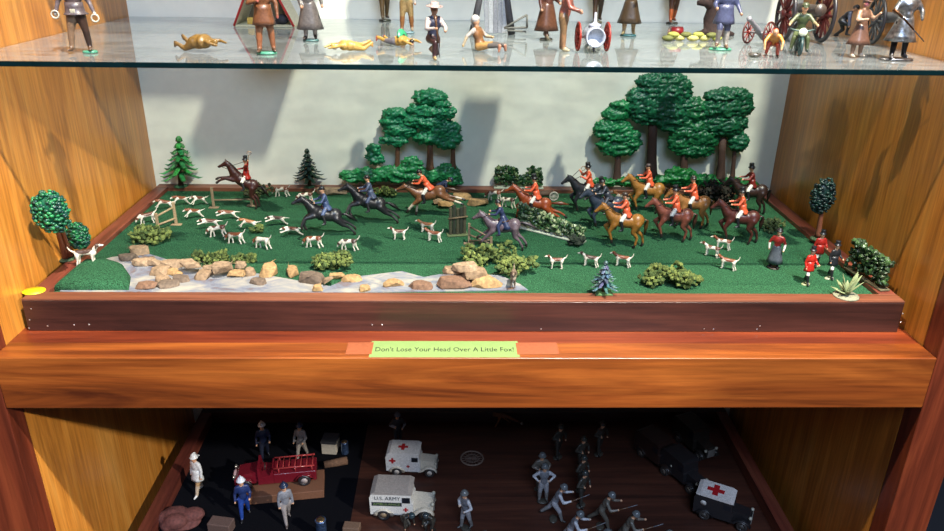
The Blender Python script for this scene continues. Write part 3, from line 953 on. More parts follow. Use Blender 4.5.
def horse_build(P):
    """facing -X, hooves on z = 0. angles in degrees; leg angles from straight down, positive forward"""
    p = R(P.get('pitch', 0))
    cz = 3.15
    def L(x, y, z):
        return Vector((x * cos(p) + z * sin(p), y, cz - x * sin(p) + z * cos(p)))
    pr = []
    rm = roty(p)
    def E(c, r, k):
        pr.append(('e', L(*c), r, rm, k))
    E((.15, 0, -.05), (2.0, .86, .92), 'coat')
    E((-1.35, 0, .12), (.95, .78, 1.0), 'coat')
    E((1.65, 0, .2), (1.0, .86, .98), 'coat')
    E((-.9, 0, .55), (.8, .42, .5), 'coat')
    na = R(P.get('neck', 48)) + p * .5
    nb = L(-1.75, 0, .45)
    nd = Vector((-cos(na), 0, sin(na)))
    poll = nb + nd * 1.95
    mid = nb + nd * 1.0 + Vector((0, 0, .1))
    pr.append(('c', nb, mid, .8, .56, 'coat'))
    pr.append(('c', nb + Vector((.1, 0, -.25)), mid, .7, .5, 'coat'))
    pr.append(('c', mid, poll, .54, .42, 'coat'))
    ha = R(P.get('head', 42))
    hd = Vector((-cos(ha), 0, -sin(ha)))
    up = Vector((-sin(ha), 0, cos(ha)))
    nose = poll + hd * 1.35
    pr.append(('c', poll, poll + hd * .7, .42, .34, 'coat'))
    pr.append(('c', poll + hd * .35 - up * .12, poll + hd * .6 - up * .1, .34, .26, 'coat'))
    pr.append(('c', poll + hd * .7, nose, .3, .24, 'coat'))
    pr.append(('e', nose + hd * .05, (.26, .22, .24), None, 'muzzle'))
    for s in (-1, 1):
        pr.append(('c', poll + up * .25 + Vector((.05, s * .2, 0)), poll + up * .72 + Vector((.05, s * .26, 0)), .14, .06, 'coat'))
        pr.append(('e', poll + hd * .45 + up * .16 + Vector((0, s * .27, 0)), (.09, .07, .09), None, 'eye'))
    def chain(start, angs, lens, rads, ks):
        a = start
        for i, (an, ln) in enumerate(zip(angs, lens)):
            an = R(an)
            b = a + Vector((-sin(an), 0, -cos(an))) * ln
            pr.append(('c', a, b, rads[i], rads[i + 1], ks[i]))
            a = b
        return a
    feet = []
    for nm, s in (('FL', -1), ('FR', 1)):
        feet.append(chain(L(-1.35, s * .48, -.45), P[nm], (1.25, 1.1, .5), (.44, .27, .2, .24), ('coat', 'sock', 'hoof')))
    for nm, s in (('HL', -1), ('HR', 1)):
        feet.append(chain(L(1.75, s * .46, -.15), P[nm], (1.3, 1.0, 1.0, .42), (.6, .36, .22, .19, .24), ('coat', 'coat', 'sock', 'hoof')))
    zmin = min(f.z for f in feet) - .22
    # mane and tail
    mn = MB()
    pts = [nb + nd * t + Vector((sin(na), 0, cos(na))) * (.72 - .2 * t) for t in (.0, .5, 1.0, 1.5, 1.9)] + [poll + hd * .35 + up * .4]
    tb = L(2.55, 0, .55)
    ta = R(P.get('tail', -70))
    tp = [tb, tb + Vector((cos(ta * .3), 0, sin(ta * .3))) * .5, tb + Vector((cos(ta * .3), 0, sin(ta * .3))) * .5 + Vector((cos(ta), 0, sin(ta))) * .8,
          tb + Vector((cos(ta * .3), 0, sin(ta * .3))) * .5 + Vector((cos(ta), 0, sin(ta))) * 1.9 + Vector((.1, 0, -.2))]
    down = Vector((0, 0, -zmin))
    def sh(q):
        if q[0] == 'c':
            return ('c', q[1] + down, q[2] + down, q[3], q[4], q[5])
        return ('e', q[1] + down, q[2], q[3], q[4])
    return dict(prims=[sh(q) for q in pr], mane=[v + down for v in pts], tail=[v + down for v in tp], seat=L(.1, 0, .98) + down, p=p, bit=nose + down, L=lambda *a: L(*a) + down)

HP = {  # poses
    'canter': dict(pitch=3, neck=50, head=40, FL=(30, -20, -10), FR=(62, -30, -40), HL=(25, -38, 8, 25), HR=(-5, -50, -10, 10), tail=-98),
    'walk': dict(pitch=0, neck=46, head=46, FL=(18, 8, 20), FR=(-14, -20, -5), HL=(22, -30, 4, 20), HR=(-4, -46, -16, 12), tail=-98),
    'gallop': dict(pitch=20, neck=40, head=22, FL=(78, 30, -10), FR=(62, 6, -30), HL=(-42, -58, -44, -20), HR=(-52, -66, -50, -30), tail=-35),
    'stretch': dict(pitch=-10, neck=34, head=24, FL=(52, 42, 30), FR=(28, 4, 10), HL=(-58, -76, -70, -60), HR=(-66, -84, -78, -64), tail=-8),
    'rear': dict(pitch=34, neck=44, head=24, FL=(104, 70, 50), FR=(96, 92, 60), HL=(12, -34, -6, 14), HR=(2, -40, -12, 10), tail=-60),
    'land': dict(pitch=12, neck=40, head=30, FL=(40, 10, 10), FR=(60, -20, -30), HL=(-46, -70, -52, -36), HR=(-56, -78, -60, -40), tail=4),
    'leap': dict(pitch=-3, neck=48, head=34, FL=(44, 42, 40), FR=(58, 56, 50), HL=(0, -46, -30, 0), HR=(-14, -56, -36, -4), tail=-18),
}

def fig_prims(P):
    """6 cm tall man facing -Y. returns prims and named anchors"""
    pr, A = [], {}
    lean = R(P.get('lean', 0))
    side = P.get('side', 0.)
    hip = Vector((0, 0, 3.0))
    ud = Vector((side, -sin(lean), cos(lean))).normalized()
    ch = hip + ud * 1.15
    sh = hip + ud * 1.62
    k = P.get('fat', 1.0)
    pr.append(('e', hip + Vector((0, 0, .08)), (.52 * k, .4 * k, .42), None, 'pelvis'))
    pr.append(('c', hip + ud * .2, hip + ud * .6, .44 * k, .44 * k, 'torso'))
    pr.append(('e', ch, (.62 * k, .43 * k, .62), rotx(lean), 'torso'))
    pr.append(('c', sh + Vector((-.46, 0, -.02)), sh + Vector((.46, 0, -.02)), .27, .27, 'torso'))
    nk = sh + ud * .3
    ht = P.get('headturn', 0)
    hd = nk + ud * .44 + Vector((0, -.06, 0)) + Vector(P.get('headoff', (0, 0, 0)))
    pr.append(('c', sh + ud * .05, hd, .2, .18, 'skin'))
    pr.append(('e', hd, (.31, .36, .42), None, 'head'))
    f = Vector((sin(R(ht)), -cos(R(ht)), 0))
    rt = Vector((cos(R(ht)), sin(R(ht)), 0))
    pr.append(('e', hd + f * .36 + Vector((0, 0, -.02)), (.08, .08, .12), None, 'skin'))
    pr.append(('e', hd + f * .16 + Vector((0, 0, -.26)), (.2, .2, .14), None, 'skin'))
    pr.append(('e', hd - f * .1 + Vector((0, 0, .14)), (.33, .34, .32), None, 'hair'))
    for s in (-1, 1):
        pr.append(('e', hd + rt * (s * .32) + Vector((0, 0, -.04)), (.06, .08, .11), None, 'skin'))
    A['head'] = hd
    A['f'] = f
    feet = []
    for s, lg in zip((-1, 1), P.get('legs', ((0, 0, .1), (0, 0, .1)))):
        a, kb, spd = R(lg[0]), R(lg[1]), lg[2]
        h0 = hip + Vector((s * .28, 0, -.05))
        d1 = Vector((s * spd, -sin(a), -cos(a))).normalized()
        kn = h0 + d1 * 1.28
        a2 = a - kb
        d2 = Vector((s * spd * .4, -sin(a2), -cos(a2))).normalized()
        an = kn + d2 * 1.28
        fa = R(lg[3]) if len(lg) > 3 else 0
        fd = Vector((s * .25, -cos(a2 + fa) if abs(a2) > .9 else -1, sin(-a2 + fa) * 1.0 if abs(a2) > .9 else 0)).normalized()
        pr.append(('c', h0, kn, .38 * k, .27, 'leg' if s < 0 else 'leg2'))
        pr.append(('c', kn, kn + d2 * .45, .27, .26, 'shin' if s < 0 else 'shin2'))
        pr.append(('c', kn + d2 * .45, an, .26, .18, 'shin' if s < 0 else 'shin2'))
        pr.append(('c', an, an + fd * .5 + Vector((0, 0, -.06)), .19, .14, 'boot'))
        feet.append(an)
    A['feet'] = feet
    A['hands'] = []
    for s, ar in zip((-1, 1), P.get('arms', (((-.25, 0, -1), (-.05, -.2, -1)), ((.25, 0, -1), (.05, -.2, -1))))):
        s0 = sh + Vector((s * .56, 0, -.02))
        d1, d2 = Vector(ar[0]).normalized(), Vector(ar[1]).normalized()
        el = s0 + d1 * .95
        wr = el + d2 * .8
        pr.append(('c', s0, el, .24, .2, 'sleeve'))
        pr.append(('c', el, wr, .2, .15, 'cuff'))
        pr.append(('e', wr + d2 * .16, (.15, .15, .18), None, 'hand'))
        th = d2.cross(Vector((s, 0, .3))).normalized()
        pr.append(('c', wr + d2 * .08, wr + d2 * .2 + th * .16, .07, .06, 'hand'))
        A['hands'].append(wr + d2 * .18)
    A['hip'], A['sh'], A['ud'], A['chest'] = hip, sh, ud, ch
    tilt = P.get('tilt', 0)
    if tilt:
        M = rotx(R(tilt))
        def tp(v):
            return hip + M @ (Vector(v) - hip)
        q = []
        for x in pr:
            if x[0] == 'c':
                q.append(('c', tp(x[1]), tp(x[2]), x[3], x[4], x[5]))
            else:
                q.append(('e', tp(x[1]), x[2], M @ x[3] if x[3] is not None else M, x[4]))
        pr = q
        for n in ('head', 'hip', 'sh', 'chest'):
            A[n] = tp(A[n])
        A['ud'] = M @ A['ud']; A['f'] = M @ A['f']
        A['hands'] = [tp(h) for h in A['hands']]
        A['feet'] = [tp(h) for h in A['feet']]
    zmin = 1e9
    for x in pr:
        if x[0] == 'c':
            zmin = min(zmin, x[1][2] - x[3], x[2][2] - x[4])
        else:
            zmin = min(zmin, x[1][2] - min(x[2]))
    A['z0'] = zmin
    return pr, A

SKIN = (226, 172, 134)
def full_pal(p):
    d = dict(skin=SKIN, head=SKIN, hair=(60, 40, 28), hand=SKIN, torso=(120, 90, 60), pelvis=None, sleeve=None, cuff=None, leg=(120, 100, 70), leg2=None, shin=None, shin2=None, boot=(40, 30, 26))
    d.update(p)
    d['pelvis'] = d['pelvis'] or d['leg']
    d['sleeve'] = d['sleeve'] or d['torso']
    d['cuff'] = d['cuff'] or d['sleeve']
    d['leg2'] = d['leg2'] or d['leg']
    d['shin'] = d['shin'] or d['leg']
    d['shin2'] = d['shin2'] or d['shin']
    return d

def frame_from(f, up):
    z = Vector(up).normalized()
    y = (-Vector(f) - z * (-Vector(f)).dot(z)).normalized()
    x = y.cross(z).normalized()
    return Matrix((x, y, z)).transposed()

def hat_mesh(kind, col, band=None):
    m = MB()
    if kind == 'top':
        m.lathe([(.52, .1), (.54, .14), (.36, .17), (.34, .55), (.37, .72), (.34, .74)], col, 14)
    elif kind == 'bowler':
        m.lathe([(.48, .1), (.5, .15), (.36, .18), (.34, .35), (.22, .5), (.05, .55)], col, 14)
    elif kind == 'cap':
        m.lathe([(.37, .05), (.38, .2), (.3, .38), (.12, .46), (.02, .47)], col, 14)
        m.box((0, -.42, .1), (.42, .26, .06), col, rotx(.25), .02)
    elif kind == 'helmet':
        m.lathe([(.5, .02), (.52, .06), (.44, .16), (.4, .3), (.28, .46), (.1, .54), (.02, .55)], col, 16)
    elif kind == 'cowboy':
        m.lathe([(.74, .16), (.76, .2), (.62, .16), (.4, .16), (.36, .42), (.3, .54), (.1, .5)], col, 16)
    elif kind == 'peaked':
        m.lathe([(.36, .08), (.36, .2), (.46, .3), (.44, .36), (.1, .4)], col, 14)
        m.box((0, -.42, .12), (.4, .24, .05), (20, 20, 20), rotx(.3), .02)
    elif kind == 'scarf':
        m.ell((0, .04, .12), (.42, .46, .42), col)
        m.tube([(0, .38, .1), (.1, .5, -.3), (.05, .45, -.6)], [.2, .16, .06], col)
    elif kind == 'fire':
        m.lathe([(.5, .02), (.52, .07), (.4, .14), (.37, .32), (.22, .5), (.04, .54)], col, 16)
        m.box((0, .5, .02), (.5, .4, .06), col, rotx(-.4), .03)
        m.tube([(0, -.3, .45), (0, .05, .66), (0, .34, .42)], .07, col)
    return m

def gun_mesh(a, b, wood_c=(90, 60, 36), steel_c=(96, 98, 104), L=3.4):
    """rifle through hand a toward b"""
    a, b = Vector(a), Vector(b)
    d = (b - a).normalized()
    m = MB()
    m.tube([a - d * 1.1 + Vector((0, 0, -.12)), a - d * .5 + Vector((0, 0, -.05)), a, a + d * 1.2], [.16, .1, .09, .07], wood_c, 6)
    m.tube([a + d * .2, a + d * (L - 1.0)], [.06, .045], steel_c, 6)
    return m

def add_figure(root, body_name, pose, pal, s=1.0, hat=None, coat=None, gun=None, frame=None, key=None, voxel=.11, base_z=None, mat='paint', names=True, patches=()):
    """adds body (one continuous skin) and its clothing under root. frame: Matrix 4x4 from figure space (cm) to root space (cm)"""
    pr, A = fig_prims(pose)
    res = blob(key, pr, voxel)
    pal = full_pal(pal)
    body = link(body_name, blob_mesh(body_name, res, pal, patches), mat, root)
    z0 = A['z0']
    fr = frame if frame is not None else Matrix.Scale(s, 4) @ Matrix.Translation((0, 0, -z0 + (base_z or 0)))
    fr = fr.copy()
    fr.translation = fr.translation * U
    body.matrix_local = fr
    par = body
    if hat:
        kind, col = hat
        h = build('hat' if kind not in ('helmet', 'fire', 'scarf') else {'helmet': 'helmet', 'fire': 'helmet', 'scarf': 'headscarf'}[kind], hat_mesh(kind, col), 'gloss' if kind in ('helmet', 'fire') else mat, par)
        M = frame_from(A['f'], A['ud']).to_4x4()
        M.translation = (Vector(A['head']) + A['ud'] * .1) * U
        h.matrix_local = M
    if coat:
        m = MB()
        hp, ud = Vector(A['hip']), A['ud']
        M = frame_from(A['f'], ud)
        if coat[0] == 'skirt':      # coat tails over hips
            ln = coat[2]
            prof = [(.5, .75), (.52, .4), (.56, .05), (.66, -ln * .6), (.7, -ln)]
        else:                      # a full woman's skirt / robe
            ln = coat[2]
            prof = [(.42, .5), (.5, .2), (.62, -.4), (.8, -ln * .7), (.95, -ln)]
        vs, fs = [], []
        n = 18
        for r, z in prof:
            for i in range(n):
                w = 2 * pi * i / n
                rr = r * max(1.0, .4 + .68 * pose.get('fat', 1.0)) * (1 + .06 * sin(5 * w) * (z < 0))
                vs.append(hp + M @ Vector((rr * 1.08 * cos(w), rr * .86 * sin(w) + (.0 if z > 0 else coat[3] * -z), z)))
        for i in range(len(prof) - 1):
            for kx in range(n):
                fs.append((i * n + kx, (i + 1) * n + kx, (i + 1) * n + (kx + 1) % n, i * n + (kx + 1) % n))
        fs.append(tuple(range(n)))
        fs.append(tuple(range((len(prof) - 1) * n, len(prof) * n))[::-1])
        m.add(vs, fs, coat[1])
        build('coat' if coat[0] == 'skirt' else 'skirt', m, mat, par)
    if gun:
        hnd = A['hands']
        build('rifle', gun_mesh(hnd[0], hnd[0] + Vector(gun).normalized()), mat, par)
    return body, A

# ------------------------------------------------------------------ mounted toys
def mounted(px, py, pose, coatc, label, yaw=0, sock=None, mane=None, rider=None, scale=1.0, z=TURF, head=None, muz=None, anchor=0.0):
    """px,py: ground point under the middle of the horse"""
    x, y = G(px, py, z)
    t = thing('mounted_rider' if rider else 'toy_horse', label, 'toy rider' if rider else 'toy horse', x, y, z, yaw, 'mounted hunt riders')
    P = dict(HP[pose])
    if head:
        P.update(head)
    hb = horse_build(P)
    key = ('horse', pose, str(head))
    res = blob(key, hb['prims'], .14)
    pal = dict(coat=coatc, sock=sock or coatc, hoof=(34, 28, 26), muzzle=muz or tuple(int(c * .8) for c in coatc), eye=(16, 12, 12))
    S = Matrix.Scale(scale, 4)
    h = link('horse', blob_mesh('horse', res, pal), 'paint', t)
    h.matrix_local = S
    mc = mane or tuple(int(c * .55) for c in coatc)
    m = MB(); m.tube(hb['mane'], [.12, .2, .22, .2, .16, .06], mc, 8, (.55, 1.4), up=(0, 1, 0)); build('mane', m, 'paint', h)
    m = MB(); m.tube(hb['tail'], [.14, .2, .3, .06], mc, 8); build('tail', m, 'paint', h)
    st = hb['seat']
    m = MB(); rm = roty(hb['p'])
    m.ell(st + rm @ Vector((.05, 0, -.12)), (.85, .78, .24), (60, 36, 24), rm, 14, 8)
    m.ell(st + rm @ Vector((-.6, 0, .1)), (.2, .3, .18), (60, 36, 24), rm, 8, 6)
    build('saddle', m, 'paint', h)
    if rider:
        rp = dict(legs=((38, 52, .42), (38, 52, .42)), lean=rider.get('lean', 8),
                  arms=rider.get('arms', (((-.3, -.55, -.75), (.15, -1, -.05)), ((.3, -.55, -.75), (-.15, -1, -.05)))), headturn=rider.get('turn', 0))
        sc = 1.0 * scale
        fr = Matrix.Translation(st * scale) @ Matrix.Rotation(-pi / 2, 4, 'Z') @ Matrix.Scale(sc, 4) @ Matrix.Translation((0, 0, -2.78))
        body, A = add_figure(t, 'rider', rp, rider['pal'], hat=rider.get('hat'), coat=rider.get('coat'), frame=fr, key=('rider', str(rp)))
        m = MB()
        # reins from hands to bit, in rider space
        inv = fr.inverted()
        bit = inv @ (hb['bit'] * scale)
        for s, hd in zip((-1, 1), A['hands']):
            m.tube([hd, (Vector(hd) + bit) / 2 + Vector((0, 0, -.25)), bit + Vector((s * .22, 0, 0))], .045, (40, 26, 18), 5)
        build('reins', m, 'matte', body)
        if rider.get('whip'):
            hnd = Vector(A['hands'][1])
            m = MB()
            pts = [hnd + Vector((0, 0, -.3)), hnd + Vector((.0, .2, .9))] + [hnd + Vector((0, .3 + .32 * sin(a), 1.2 - .3 * cos(a))) for a in np.linspace(0, 5.2, 10)]
            m.tube(pts, .06, (150, 120, 90), 6)
            build('whip', m, 'paint', body)
    return t

WHITE = (226, 222, 210)
REDC, ORG, NAVY, BLK = (150, 30, 20), (222, 96, 60), (44, 54, 84), (26, 26, 30)
def rid(col, hat='top', hatc=BLK, br=WHITE, tails=True, **kw):
    return dict(pal=dict(torso=col, leg=br, shin=BLK, boot=BLK, cuff=col, hair=(50, 34, 26), pelvis=col), hat=(hat, hatc), coat=('skirt', col, .55, .25) if tails else None, **kw)
BAY, BLACK, CHEST, TAN, OCH, MAR, GREY, SLATE = (54, 24, 20), (26, 26, 30), (132, 66, 30), (112, 72, 44), (146, 96, 38), (74, 34, 29), (120, 104, 104), (52, 60, 74)
up_arm = (((-.3, -.55, -.75), (.15, -1, -.05)), ((.9, .5, .35), (.3, .2, 1)))
mounted(246, 209, 'rear', BAY, 'bay horse rearing over the jump fence with a red coated rider raising a whip', 8, rider=rid(REDC, whip=True, arms=up_arm, lean=-4), scale=.93)
mounted(325, 238, 'gallop', BLACK, 'black horse galloping nearest the front with a blue coated rider', 22, rider=rid((62, 78, 112), 'cap', BLK, (70, 84, 116)), sock=(44, 44, 48))
mounted(369, 225, 'gallop', BLACK, 'second black horse galloping ahead of the stone slabs with a grey blue rider', 14, rider=rid((70, 80, 104), 'cap', BLK, (60, 70, 96)), sock=(60, 60, 62))
mounted(429, 217, 'stretch', TAN, 'chestnut horse with white face at full stretch under an orange coated rider', -4, rider=rid(ORG, 'cap', BLK, lean=30), muz=WHITE, sock=(196, 180, 160))
mounted(533, 221, 'land', (134, 62, 30), 'red chestnut horse jumping the low hedge with an orange coated rider', -8, rider=rid(ORG, 'top', BLK), mane=(96, 44, 22))
mounted(502, 249, 'leap', (98, 82, 88), 'grey purple horse leaping the rail jump with a side saddle rider in navy', -6, rider=dict(pal=dict(torso=NAVY, leg=NAVY, shin=NAVY, boot=BLK, hair=(50, 34, 26)), hat=('bowler', BLK), coat=('robe', NAVY, 1.5, .1), lean=18), mane=(64, 54, 58), scale=.93)
mounted(586, 214, 'canter', (36, 38, 44), 'black horse behind the others with an orange rider holding up a hunting whip', 4, rider=rid((214, 88, 54), 'top', BLK, whip=True, arms=(((-.3, -.6, -.6), (-.2, -.6, .9)), ((.3, -.5, -.75), (-.15, -1, .5)))), sock=(30, 30, 34))
mounted(604, 229, 'canter', SLATE, 'slate blue horse half hidden behind the ochre horse with a dark coated rider', 10, rider=rid((56, 60, 70), 'top', BLK, (60, 62, 70), lean=24), mane=(34, 38, 46))
mounted(645, 213, 'canter', (152, 104, 48), 'golden tan horse at the back with an orange rider, in front of the tall trees', 0, rider=rid(ORG, 'cap', (70, 60, 60)))
mounted(622, 247, 'canter', OCH, 'ochre horse nearest the front with an orange coated rider in white breeches', -6, rider=rid(ORG, 'cap', (70, 56, 50), arms=(((-.3, -.6, -.6), (.1, -1, .1)), ((.3, -.6, -.6), (-.1, -1, .1)))))
mounted(671, 241, 'canter', (118, 64, 50), 'pinkish chestnut horse with an orange rider in the middle of the right group', -4, rider=rid(ORG, 'top', BLK))
mounted(689, 228, 'walk', (146, 98, 52), 'tan horse at the back of the right group with an orange coated rider', 0, rider=rid(ORG, 'bowler', (50, 44, 40)))
mounted(736, 243, 'canter', MAR, 'dark maroon horse at the right end of the riders with an orange coated rider', -8, rider=rid(ORG, 'top', BLK), muz=(60, 26, 22))
mounted(746, 215, 'walk', (44, 28, 24), 'very dark horse in the back right corner with a dull red rider', -4, rider=rid((110, 32, 26), 'top', BLK))

# ------------------------------------------------------------------ hounds
DP = {
    'run': dict(pitch=20, neck=8, head=20, FL=(60, 20), FR=(46, 50), HL=(-30, -50), HR=(-44, -30), tail=10, h=1.0),
    'leap': dict(pitch=14, neck=2, head=16, FL=(82, 70), FR=(70, 80), HL=(-34, -56), HR=(-24, -52), tail=-14, h=1.0),
    'sniff': dict(pitch=-4, neck=-38, head=62, FL=(26, 4), FR=(-8, -10), HL=(14, -22), HR=(-14, -30), tail=66, h=1.0),
    'trot': dict(pitch=0, neck=-6, head=24, FL=(26, 0), FR=(-20, -10), HL=(22, -12), HR=(-18, -30), tail=40, h=1.0),
    'stand': dict(pitch=3, neck=48, head=4, FL=(3, 0), FR=(-6, 2), HL=(10, -16), HR=(-4, -14), tail=62, h=1.0),
    'hold': dict(pitch=4, neck=34, head=14, FL=(12, -4), FR=(-4, 4), HL=(8, -22), HR=(-10, -26), tail=78, h=1.0),
}
def hound_prims(P):
    p = R(P['pitch'])
    cz = 1.35
    def L(x, y, z):
        return Vector((x * cos(p) + z * sin(p), y, cz - x * sin(p) + z * cos(p)))
    pr = [('c', L(-.62, 0, 0), L(.15, 0, .05), .4, .33, 'body'), ('c', L(.15, 0, .05), L(.85, 0, .08), .32, .35, 'body'), ('e', L(-.7, 0, -.08), (.42, .34, .45), None, 'chest')]
    na = R(P['neck'])
    nb = L(-.85, 0, .16)
    hd = nb + Vector((-cos(na), 0, sin(na))) * .72
    pr.append(('c', nb, hd, .27, .2, 'neck'))
    ha = R(P['head'])
    f = Vector((-cos(ha), 0, -sin(ha)))
    pr.append(('e', hd, (.27, .24, .25), None, 'face'))
    pr.append(('c', hd + f * .18, hd + f * .55, .17, .12, 'muzzle'))
    pr.append(('e', hd + f * .66, (.08, .09, .08), None, 'nose'))
    for s in (-1, 1):
        pr.append(('c', hd + Vector((.08, s * .2, .1)), hd + Vector((.14, s * .27, -.22)), .1, .08, 'ear'))
    feet = []
    for n, x, s, r in (('FL', -.68, -1, .2), ('FR', -.68, 1, .2), ('HL', .85, -1, .27), ('HR', .85, 1, .27)):
        a = L(x, s * .2, -.12)
        l1, l2 = (.6, .62) if n[0] == 'F' else (.66, .66)
        a1, a2 = R(P[n][0]), R(P[n][1])
        k = a + Vector((-sin(a1), 0, -cos(a1))) * l1
        e = k + Vector((-sin(a2), 0, -cos(a2))) * l2
        pr.append(('c', a, k, r, .13, 'leg'))
        pr.append(('c', k, e, .13, .1, 'leg'))
        pr.append(('c', e, e + Vector((-.16, 0, 0)), .1, .09, 'leg'))
        feet.append(e)
    tb = L(1.15, 0, .2)
    ta = R(P['tail'])
    tm = tb + Vector((cos(ta * .6), 0, sin(ta * .6))) * .45
    pr.append(('c', tb, tm, .12, .09, 'tail'))
    pr.append(('c', tm, tm + Vector((cos(ta), 0, sin(ta))) * .5, .09, .05, 'tail'))
    z = min(v.z for v in feet) - .1
    out = []
    for q in pr:
        dv = Vector((0, 0, -z))
        out.append(('c', q[1] + dv, q[2] + dv, q[3], q[4], q[5]) if q[0] == 'c' else ('e', q[1] + dv, q[2], q[3], q[4]))
    return out, L(.1, 0, .3) + Vector((0, 0, -z))
DOGW = (208, 200, 184)
def hound(px, py, pose, yaw, style, label, scale=1.0, z=TURF, lift=0, name='hound', pal=None):
    x, y = G(px, py, z)
    pr, sad = hound_prims(DP[pose])
    res = blob(('dog', pose), pr, .075, 2)
    br = [(112, 62, 38), (92, 52, 36), (150, 96, 56), (70, 50, 42)][style % 4]
    w = DOGW
    p = pal or dict(body=w, chest=w, neck=w if style % 2 else br, face=br, muzzle=w, nose=(24, 20, 20), ear=br, leg=w, tail=w)
    sd = Vector(sad)
    pats = []
    if not pal:
        if style < 4:
            pats = [((sd.x, 0, sd.z + .1), (.95, .7, .5), br)]
        elif style < 8:
            pats = [((sd.x - .45, .2, sd.z), (.42, .6, .55), br), ((sd.x + .75, -.1, sd.z), (.42, .6, .5), br)]
        else:
            pats = [((sd.x + .7, .2, sd.z), (.32, .3, .3), br)]
    o = link(name, blob_mesh(name, res, p, pats), 'paint')
    put(o, x, y, z + lift, yaw)
    o.scale = (scale,) * 3
    return tag(o, label, 'toy dog' if name == 'hound' else 'toy fox', 'fox hounds on the turf' if name == 'hound' else None)
HOUNDS = [
    (148, 224, 'sniff', 30, 1, 'dark brown hound at the far left, nose down outside the rail fence'),
    (166, 210, 'run', 30, 0, 'brown backed hound running behind the two rail fence panel, to its left'),
    (182, 206, 'run', 44, 0, 'hound running just behind the right post of the rail fence'),
    (200, 206, 'run', 52, 1, 'hound farthest back on the left, running, left of the jump fence post'),
    (195, 219, 'run', 42, 0, 'brown backed hound running in the middle left, right of the rail fence'),
    (229, 220, 'leap', 28, 0, 'brown backed hound leaping below the foot of the jump fence'),
    (211, 229, 'leap', 24, 1, 'brown hound leaping just above the white sniffing hound'),
    (218, 237, 'sniff', 8, 5, 'white hound with head to the ground, leftmost of the sniffing pack'),
    (250, 230, 'run', 14, 2, 'pale tan hound stretched out behind the little green bush'),
    (236, 244, 'sniff', -10, 0, 'brown backed hound sniffing left of the little green bush'),
    (263, 249, 'sniff', -22, 8, 'nearly white hound sniffing right of the little green bush'),
    (278, 226, 'leap', 24, 3, 'brown saddled hound leaping in the open, left of the first black horse'),
    (293, 237, 'leap', 28, 1, 'dark brown hound leaping just behind the white sniffing one'),
    (282, 197, 'sniff', -4, 4, 'hound by the dark bush at the back with nose to the turf'),
    (306, 203, 'sniff', 6, 5, 'small hound half hidden behind the head of the first black horse'),
    (314, 248, 'sniff', -8, 4, 'white hound with brown rump sniffing left of the hind hoof of the first black horse'),
    (349, 251, 'sniff', -6, 7, 'patched hound sniffing with tail raised, nearest the middle bush'),
    (399, 240, 'stand', 8, 1, 'brown hound with white face standing below the second black horse'),
    (427, 233, 'hold', -10, 2, 'tan backed hound standing behind a paler one left of the brush hurdle'),
    (434, 242, 'hold', -14, 0, 'white and brown hound standing in front, left of the brush hurdle'),
    (494, 201, 'sniff', -12, 4, 'hound at the back between stone slabs and orange rider, farther one'),
    (508, 208, 'sniff', -30, 7, 'white patched hound just behind the chestnut horse that jumps the hedge'),
    (556, 269, 'stand', 6, 1, 'lone hound with tail up between the upright fox and the blue green spruce'),
    (590, 267, 'hold', -18, 3, 'hound behind the spruce looking left, the farther left of two'),
    (622, 267, 'hold', -20, 0, 'hound right of the spruce under the ochre horse'),
    (722, 250, 'hold', -20, 4, 'hound standing farthest back of three below the maroon horse'),
    (711, 257, 'hold', -32, 5, 'hound in the middle of three below the maroon horse, head raised'),
    (727, 270, 'hold', -26, 0, 'hound nearest the front of three, with brown hindquarters'),
]
for i, hd in enumerate(HOUNDS):
    hound(*hd, {'stand': .8, 'hold': .84, 'run': .82, 'leap': .84, 'sniff': .92}[hd[2]])
hound(89, 270, 'stand', 194, 3, 'white hound with brown saddle standing on the turf mound, facing right', 1.12, lift=.62)
hound(622, 205, 'hold', -12, 6, 'hound partly hidden between the horses in front of the golden tan one')
# the fox, seen head on
FX = (112, 96, 80)
hound(513, 287, 'stand', 84, 0, 'grey brown fox facing the viewer with its tail upright, at the tray front', 1.0, TURF, .1, 'fox', dict(body=FX, chest=(150, 136, 120), neck=FX, face=(90, 72, 60), muzzle=(120, 104, 90), nose=(20, 18, 18), ear=(60, 46, 40), leg=(90, 78, 68), tail=FX))

# ------------------------------------------------------------------ foot figures
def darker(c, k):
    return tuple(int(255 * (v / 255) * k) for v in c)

def toy(px, py, H, yaw, label, cat='toy figure', z=TURF, pose=None, pal=None, hat=None, coat=None, gun=None, base=None, name='toy_figure', group=None, mat='paint', key=None, xyz=None, voxel=.11, patches=()):
    x, y = (xyz[0], xyz[1]) if xyz else G(px, py, z)
    t = thing(name, label, cat, x, y, z, yaw, group)
    s = H / 6.0
    bz = 0
    if base:
        m = MB()
        bw, bd, bc = base[0], base[1], base[2]
        m.lathe([(.5, 0), (.5, .1), (.44, .18)], bc, 22)
        m.V = [(vx * bw * 2, vy * bd * 2, vz) for vx, vy, vz in m.V]
        if len(base) > 3:
            m.V = [(vx + base[3][0], vy + base[3][1], vz) for vx, vy, vz in m.V]
        b = build('base', m, mat, t)
        b.scale = (s, s, s)
        bz = .14
    add_figure(t, 'body', pose or {}, pal or {}, s, hat, coat, gun, None, key, voxel, bz, mat, patches=patches)
    return t

